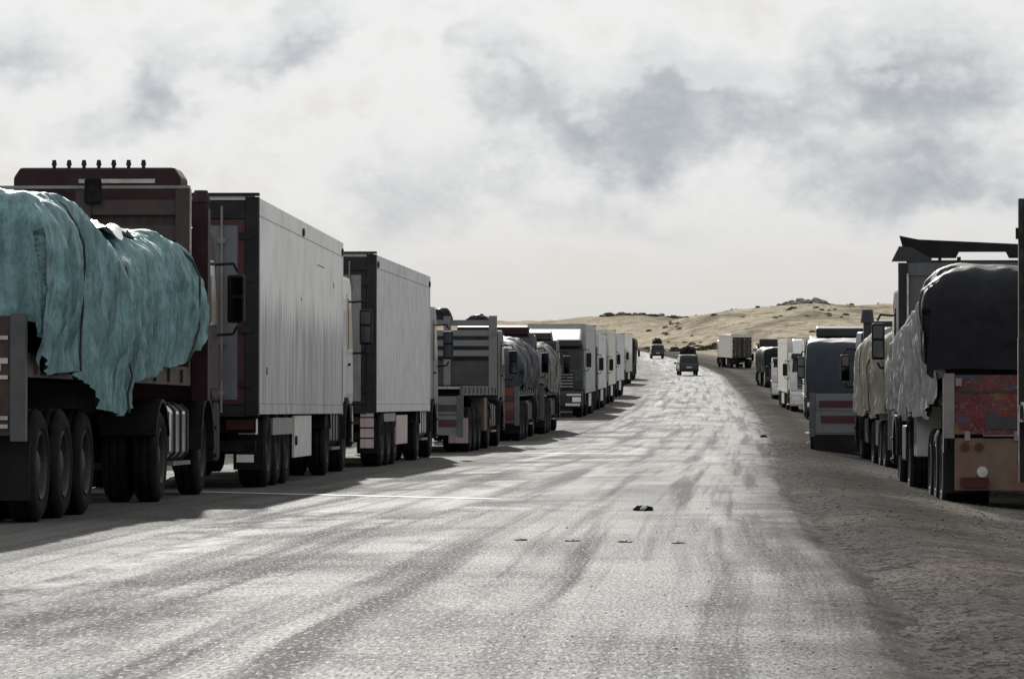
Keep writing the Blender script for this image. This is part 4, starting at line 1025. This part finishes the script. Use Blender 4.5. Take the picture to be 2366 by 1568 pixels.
tag(o, 'taut slate blue tarpaulin load with square back above a grey tailboard', 'tarpaulin load')

semi((12.4, 165), (13.5, 181), 12.6, 'L', -1, 'oncoming semi truck with cream box right behind the slate tarpaulin', 'cream_side', 'door_pale', 'dark_cab', 'wedge', 3.0, z1=3.56, guards=((5, 8, .4, .95, 'white_paint'),))
semi((13.35, 187), (13.85, 203), 12.6, 'L', -1, 'oncoming semi truck with cream box, farther of the two beyond the slate tarpaulin', 'cream_side', 'door_pale', 'white_cab', 'wedge', 2.95, z1=3.66, guards=((5, 8, .4, .95, 'white_paint'),))
v = rigid((15.5, 233), (16.0, 241), 5.6, 'L', 1.2, 'small pale cabbed truck half hidden behind the cream box trailers', 'white_cab', 2.6, 'none', 'rack_grey', 'tail_grey', ((.3, .1, 'frame_red'),), 'rack_grey', facing=-1)
v = rigid((19.5, 300), (19.45, 312), 9.3, 'L', 1.4, 'black topped stake truck standing alone before the far white container', 'dark_cab', 3.1, 'wedge', 'wood_dark', 'tail_brown', ((.3, .1, 'frame_red'),), 'tail_brown', head=3.4, headm='wood_dark')
both('mudflap_white', v, 'white_paint', lambda s: MB().box(*sorted((s*1.252, s*1.265)), .45, .85, .3, 1.2).box(*sorted((s*1.252, s*1.265)), 5.6, 6.0, .3, 1.2))
o = draped('tarpaulin_load', 'tarp_black', v, .1, 9.1, 1.3, lambda y: 3.1, lambda y: 1.35, lambda y: 1.35, .5, 1.6, r=.35, seed=61, fold=.07, lump=.12, nu=40, nv=40, zb=1.4)
tag(o, 'black tarpaulin load on the stake truck before the far white container', 'tarpaulin load')
semi((24.8, 441), (23.9, 456), 12.2, 'L', 1, 'far white container semi truck with dark rear doors at the hill foot', 'cream_side', 'wood_dark', 'white_cab', 'low', 3.1, z0=1.2, z1=3.8, header='cream_side', corner='cream_side', guards=((4.5, 5.2, .4, 1.1, 'white_paint'),))

# ------------------------------------------------------------------ minibuses driving away
def van(near, far, label, paint, side_m):
    v = place('minibus', near, far, 'L', 1, 1.86); tag(v, label, 'minibus', None)
    W = .93
    prof = [(0,.42),(-.02,1.0),(.06,1.15),(.22,1.86),(.38,1.97),(3.2,1.98),(3.55,1.86),(4.25,1.12),(4.75,.98),(4.85,.6),(4.8,.36),(4.25,.36),(4.1,.62),(3.55,.62),(3.4,.36),(1.35,.36),(1.2,.62),(.65,.62),(.5,.36)]
    bd = MB().prism(prof, -W, W)
    bd.v = [(x*(1-.10*sstep(1.1, 1.98, z)), y, z) for x, y, z in bd.v]
    obj('body', bd, paint, v, bevel=.07)
    tg_ = obj('tailgate', MB().add([(-W+.10,-.034,.62),(W-.10,-.034,.62),(W-.12,-.030,1.02),(-W+.12,-.030,1.02),(-W+.10,-.01,.62),(W-.10,-.01,.62),(W-.12,-.005,1.02),(-W+.12,-.005,1.02)], [(0,1,2,3),(4,7,6,5),(0,4,5,1),(2,6,7,3),(0,3,7,4),(1,5,6,2)]), paint, v)
    n_ = Vector((0, -.71, .16)).normalized()*.02
    q = [Vector((s*hw, y, z)) for y, z, hw in ((.075, 1.19, W-.14), (.205, 1.78, W-.20)) for s in (-1, 1)]
    obj('rear_window', MB().add([p+n_*.2 for p in q]+[p+n_ for p in q], [(4,5,7,6),(0,2,3,1),(0,1,5,4),(2,6,7,3),(0,4,6,2),(1,3,7,5)]), 'glass', v)
    for s in (-1, 1):
        sw = MB().prism([(.45,1.22),(.55,1.78),(3.15,1.80),(3.75,1.22)], s*(W-.002), s*(W+.010)); sw.v = [(x*(1-.10*sstep(1.1, 1.98, z)), y, z) for x, y, z in sw.v]; obj('side_window', sw, 'glass', v)
        obj('tail_lamp', MB().box(*sorted((s*(W-.13), s*(W-.01))), -.055, .0, .82, 1.14), 'red_lamp', v)
        m_ = obj('mirror', MB().box(*sorted((s*(W+.08), s*(W+.28))), 3.45, 3.58, 1.10, 1.28), 'black_plastic', v, bevel=.03)
        obj('mirror_arm', MB().box(*sorted((s*(W-.01), s*(W+.09))), 3.48, 3.54, 1.12, 1.17), 'black_plastic', m_)
        for y in (.93, 3.83): wheel(v, s*(W-.13), y, .33, .21)
        obj('side_panel', MB().prism([(.3,.66),(.15,1.1),(3.9,1.1),(4.2,.66)], s*W, s*(W+.006)), side_m, v)
    obj('rear_bumper', MB().box(-W+.03, W-.03, -.12, .02, .40, .62), 'black_plastic' if paint == 'van_grey' else paint, v, bevel=.03)
    obj('number_plate', MB().box(-.26, .26, -.046, -.036, .74, .86), 'plate', v)
    rk = MB()
    for s in (-1, 1): rk.box(*sorted((s*.78, s*.82)), .5, 3.1, 2.0, 2.05)
    for k in range(4): rk.box(-.8, .8, .6+k*.75, .64+k*.75, 2.052, 2.08)
    each('rack_bar', rk, 'frame_dark', v)
    return v
v = van((16.27, 378), (16.1, 383), 'nearer of two minibuses driving away, luggage piled on its roof', 'van_grey', 'van_white')
o = lump('roof_luggage', 'bag_black', on(v, (0, 1.5, 2.28)), (.70, 1.2, .62), 4, amp=.32, freq=2.2, flat=True); tag(o, 'black luggage heap roped on the roof of the nearer minibus', 'luggage')
v = van((19.85, 555), (19.75, 560), 'farther of two minibuses, just before the bend', 'van_grey', 'van_white')
o = lump('roof_luggage', 'bag_black', on(v, (0, 1.5, 2.28)), (.70, 1.2, .58), 9, amp=.32, freq=2.2, flat=True); tag(o, 'black luggage heap on the roof of the farther minibus', 'luggage')

# ------------------------------------------------------------------ small things on the road
def crumple(name, m, X, Y, sx, sy, sz, seed, label, cat, group=None):
    o = lump(name, m, (X, Y, ground_at(X, Y)+sz*.33), (sx, sy, sz), seed, amp=.55, freq=2.6, flat=True)
    return tag(o, label, cat, group)
o = crumple('debris', 'bag_black', 1.29, 38.3, .095, .08, .035, 3, 'crumpled black scrap with a white middle lying on the road', 'debris')
lump('white_middle', 'bag_white', (0, -.06, .008), (.035, .03, .026), 5, parent=o, amp=.4, flat=True)
for i, X in enumerate((.07, .45, .84, 1.23)):
    crumple('road_stud', 'stud', X, 29.3-.15*i, .055, .05, .011, 20+i, ('leftmost', 'second from left', 'third from left', 'rightmost')[i]+' of four low flat studs across the road', 'road stud', 'studs in a row across the road')
crumple('litter', 'bag_white', 9.35, 122, .16, .1, .07, 31, 'white scrap of litter on the right shoulder near the slate tarpaulin truck', 'litter')
crumple('litter', 'bag_white', 8.1, 104.5, .18, .12, .05, 32, 'pale flattened litter on the right shoulder left of the grey tailboard', 'litter')
crumple('litter', 'bag_black', 7.3, 113, .10, .08, .05, 33, 'dark scrap at the right edge of the asphalt', 'litter')

def gravel():
    rg = random.Random(11); V = []; F = []
    for k in range(9000):
        Y = 15+90*rg.random()**1.7
        e = rg.gauss(1.6, 1.5) if rg.random() < .93 else rg.uniform(-8, 7)
        X = redge(Y)+e
        s = (.003+.011*rg.random()**5)*(1 if e > 0 else .5)*(1+Y/80)
        z = ground_at(X, Y)+s*.25; o = len(V)
        a = rg.random()*6.3; q = [rg.uniform(.6, 1.3) for _ in range(6)]
        for i in range(5): V.append((X+math.cos(a+i*1.257)*s*q[i], Y+math.sin(a+i*1.257)*s*q[i], z-s*.3))
        for i in range(5): V.append((X+math.cos(a+i*1.257+.5)*s*.7*q[i], Y+math.sin(a+i*1.257+.5)*s*.7*q[i], z+s*.45*q[5]))
        for i in range(5): F += [(o+i, o+(i+1)%5, o+5+i), (o+(i+1)%5, o+5+(i+1)%5, o+5+i)]
        F.append(tuple(o+5+i for i in range(5)))
    me = bpy.data.meshes.new('gravel'); me.from_pydata(V, [], F); me.materials.append(M['stone'])
    o = bpy.data.objects.new('gravel', me); COL.objects.link(o); o['kind'] = 'stuff'; o['label'] = 'loose gravel along the right road edge'; o['category'] = 'gravel'
gravel()

# ------------------------------------------------------------------ hillside shrubs and rocks
def shrub_mesh(seed):
    rg = random.Random(seed); V = []; F = []
    for k in range(170):
        d = Vector((rg.gauss(0, 1), rg.gauss(0, 1), abs(rg.gauss(0, .8)))).normalized()*(.35+.65*rg.random()**.6)
        p = Vector((d.x*(1+.3*noise.noise(d*2+Vector((seed, 0, 0)))), d.y, d.z*.75+.05)); u = Vector((rg.gauss(0,1), rg.gauss(0,1), rg.gauss(0,1))).normalized(); w = u.orthogonal().normalized()
        s = rg.uniform(.10, .22); o = len(V)
        V += [tuple(p+u*s), tuple(p+w*s*.6), tuple(p-u*s), tuple(p-w*s*.6)]; F.append((o, o+1, o+2, o+3))
    me = bpy.data.meshes.new('shrub'); me.from_pydata(V, [], F); me.materials.append(M['shrub_leaf']); return me
SM = [shrub_mesh(i) for i in range(4)]
rg = random.Random(5)
spots = []
def put_shrub(X, Y, s, hill=True):
    o = bpy.data.objects.new('shrub', SM[rg.randrange(4)]); COL.objects.link(o); o.location = (X, Y, ground(X, Y)-.05)
    o.scale = (s*rg.uniform(.9, 1.8), s, s*rg.uniform(.7, 1.1)); o.rotation_euler = (0, 0, rg.random()*6)
    if hill: tag(o, 'low dark shrub on the dry hillside beyond the trucks', 'shrub', 'shrubs scattered over the hillside')
    else: tag(o, 'dark shrub at the foot of the hill behind the minibuses', 'shrub', 'shrubs at the hill foot')
for k in range(130):
    Y = rg.uniform(620, 1120); a = rg.uniform(1490, 2040); X = (a-1183)/9000*Y
    if X-redge(Y) < 14: continue
    if noise.noise(Vector((X*.05, Y*.012, 4))) < -.12: continue
    put_shrub(X, Y, rg.uniform(.3, .9))
for k in range(26):
    Y = rg.uniform(640, 760); X = rg.uniform(26, 44)
    if X-redge(Y) > 3: put_shrub(X, Y, rg.uniform(.6, 1.2), False)
for k in range(45):
    Y = rg.uniform(1740, 1850); a = rg.uniform(1390, 1605); put_shrub((a-1183)/9000*Y, Y, rg.uniform(.8, 1.7))
RM = [lump('boulder', 'rock', (0, 0, 0), (1, 1, .8), i, amp=.5, freq=1.5, flat=True, seg=(12, 8)) for i in range(3)]
RD = [o.data for o in RM]
for o in RM: bpy.data.objects.remove(o)
def put_rock(X, Y, s, label, grp):
    o = bpy.data.objects.new('boulder', RD[rg.randrange(3)]); COL.objects.link(o); o.location = (X, Y, ground(X, Y)+.1*s)
    o.scale = (s*rg.uniform(.9, 1.9), s, s*rg.uniform(.6, 1.0)); o.rotation_euler = (0, 0, rg.random()*6); tag(o, label, 'rock', grp)
for k in range(44):
    a = rg.gauss(1875, 36); Y = rg.uniform(1075, 1135); put_rock((a-1183)/9000*Y, Y, rg.uniform(.5, 1.5), 'weathered boulder in the outcrop crowning the right hill', 'boulders on the right hilltop')
for k in range(26):
    a = rg.uniform(1415, 1600); Y = rg.uniform(1790, 1850); put_rock((a-1183)/9000*Y, Y, rg.uniform(.7, 1.5), 'dark boulder along the crest of the farther low ridge', 'boulders on the far ridge')
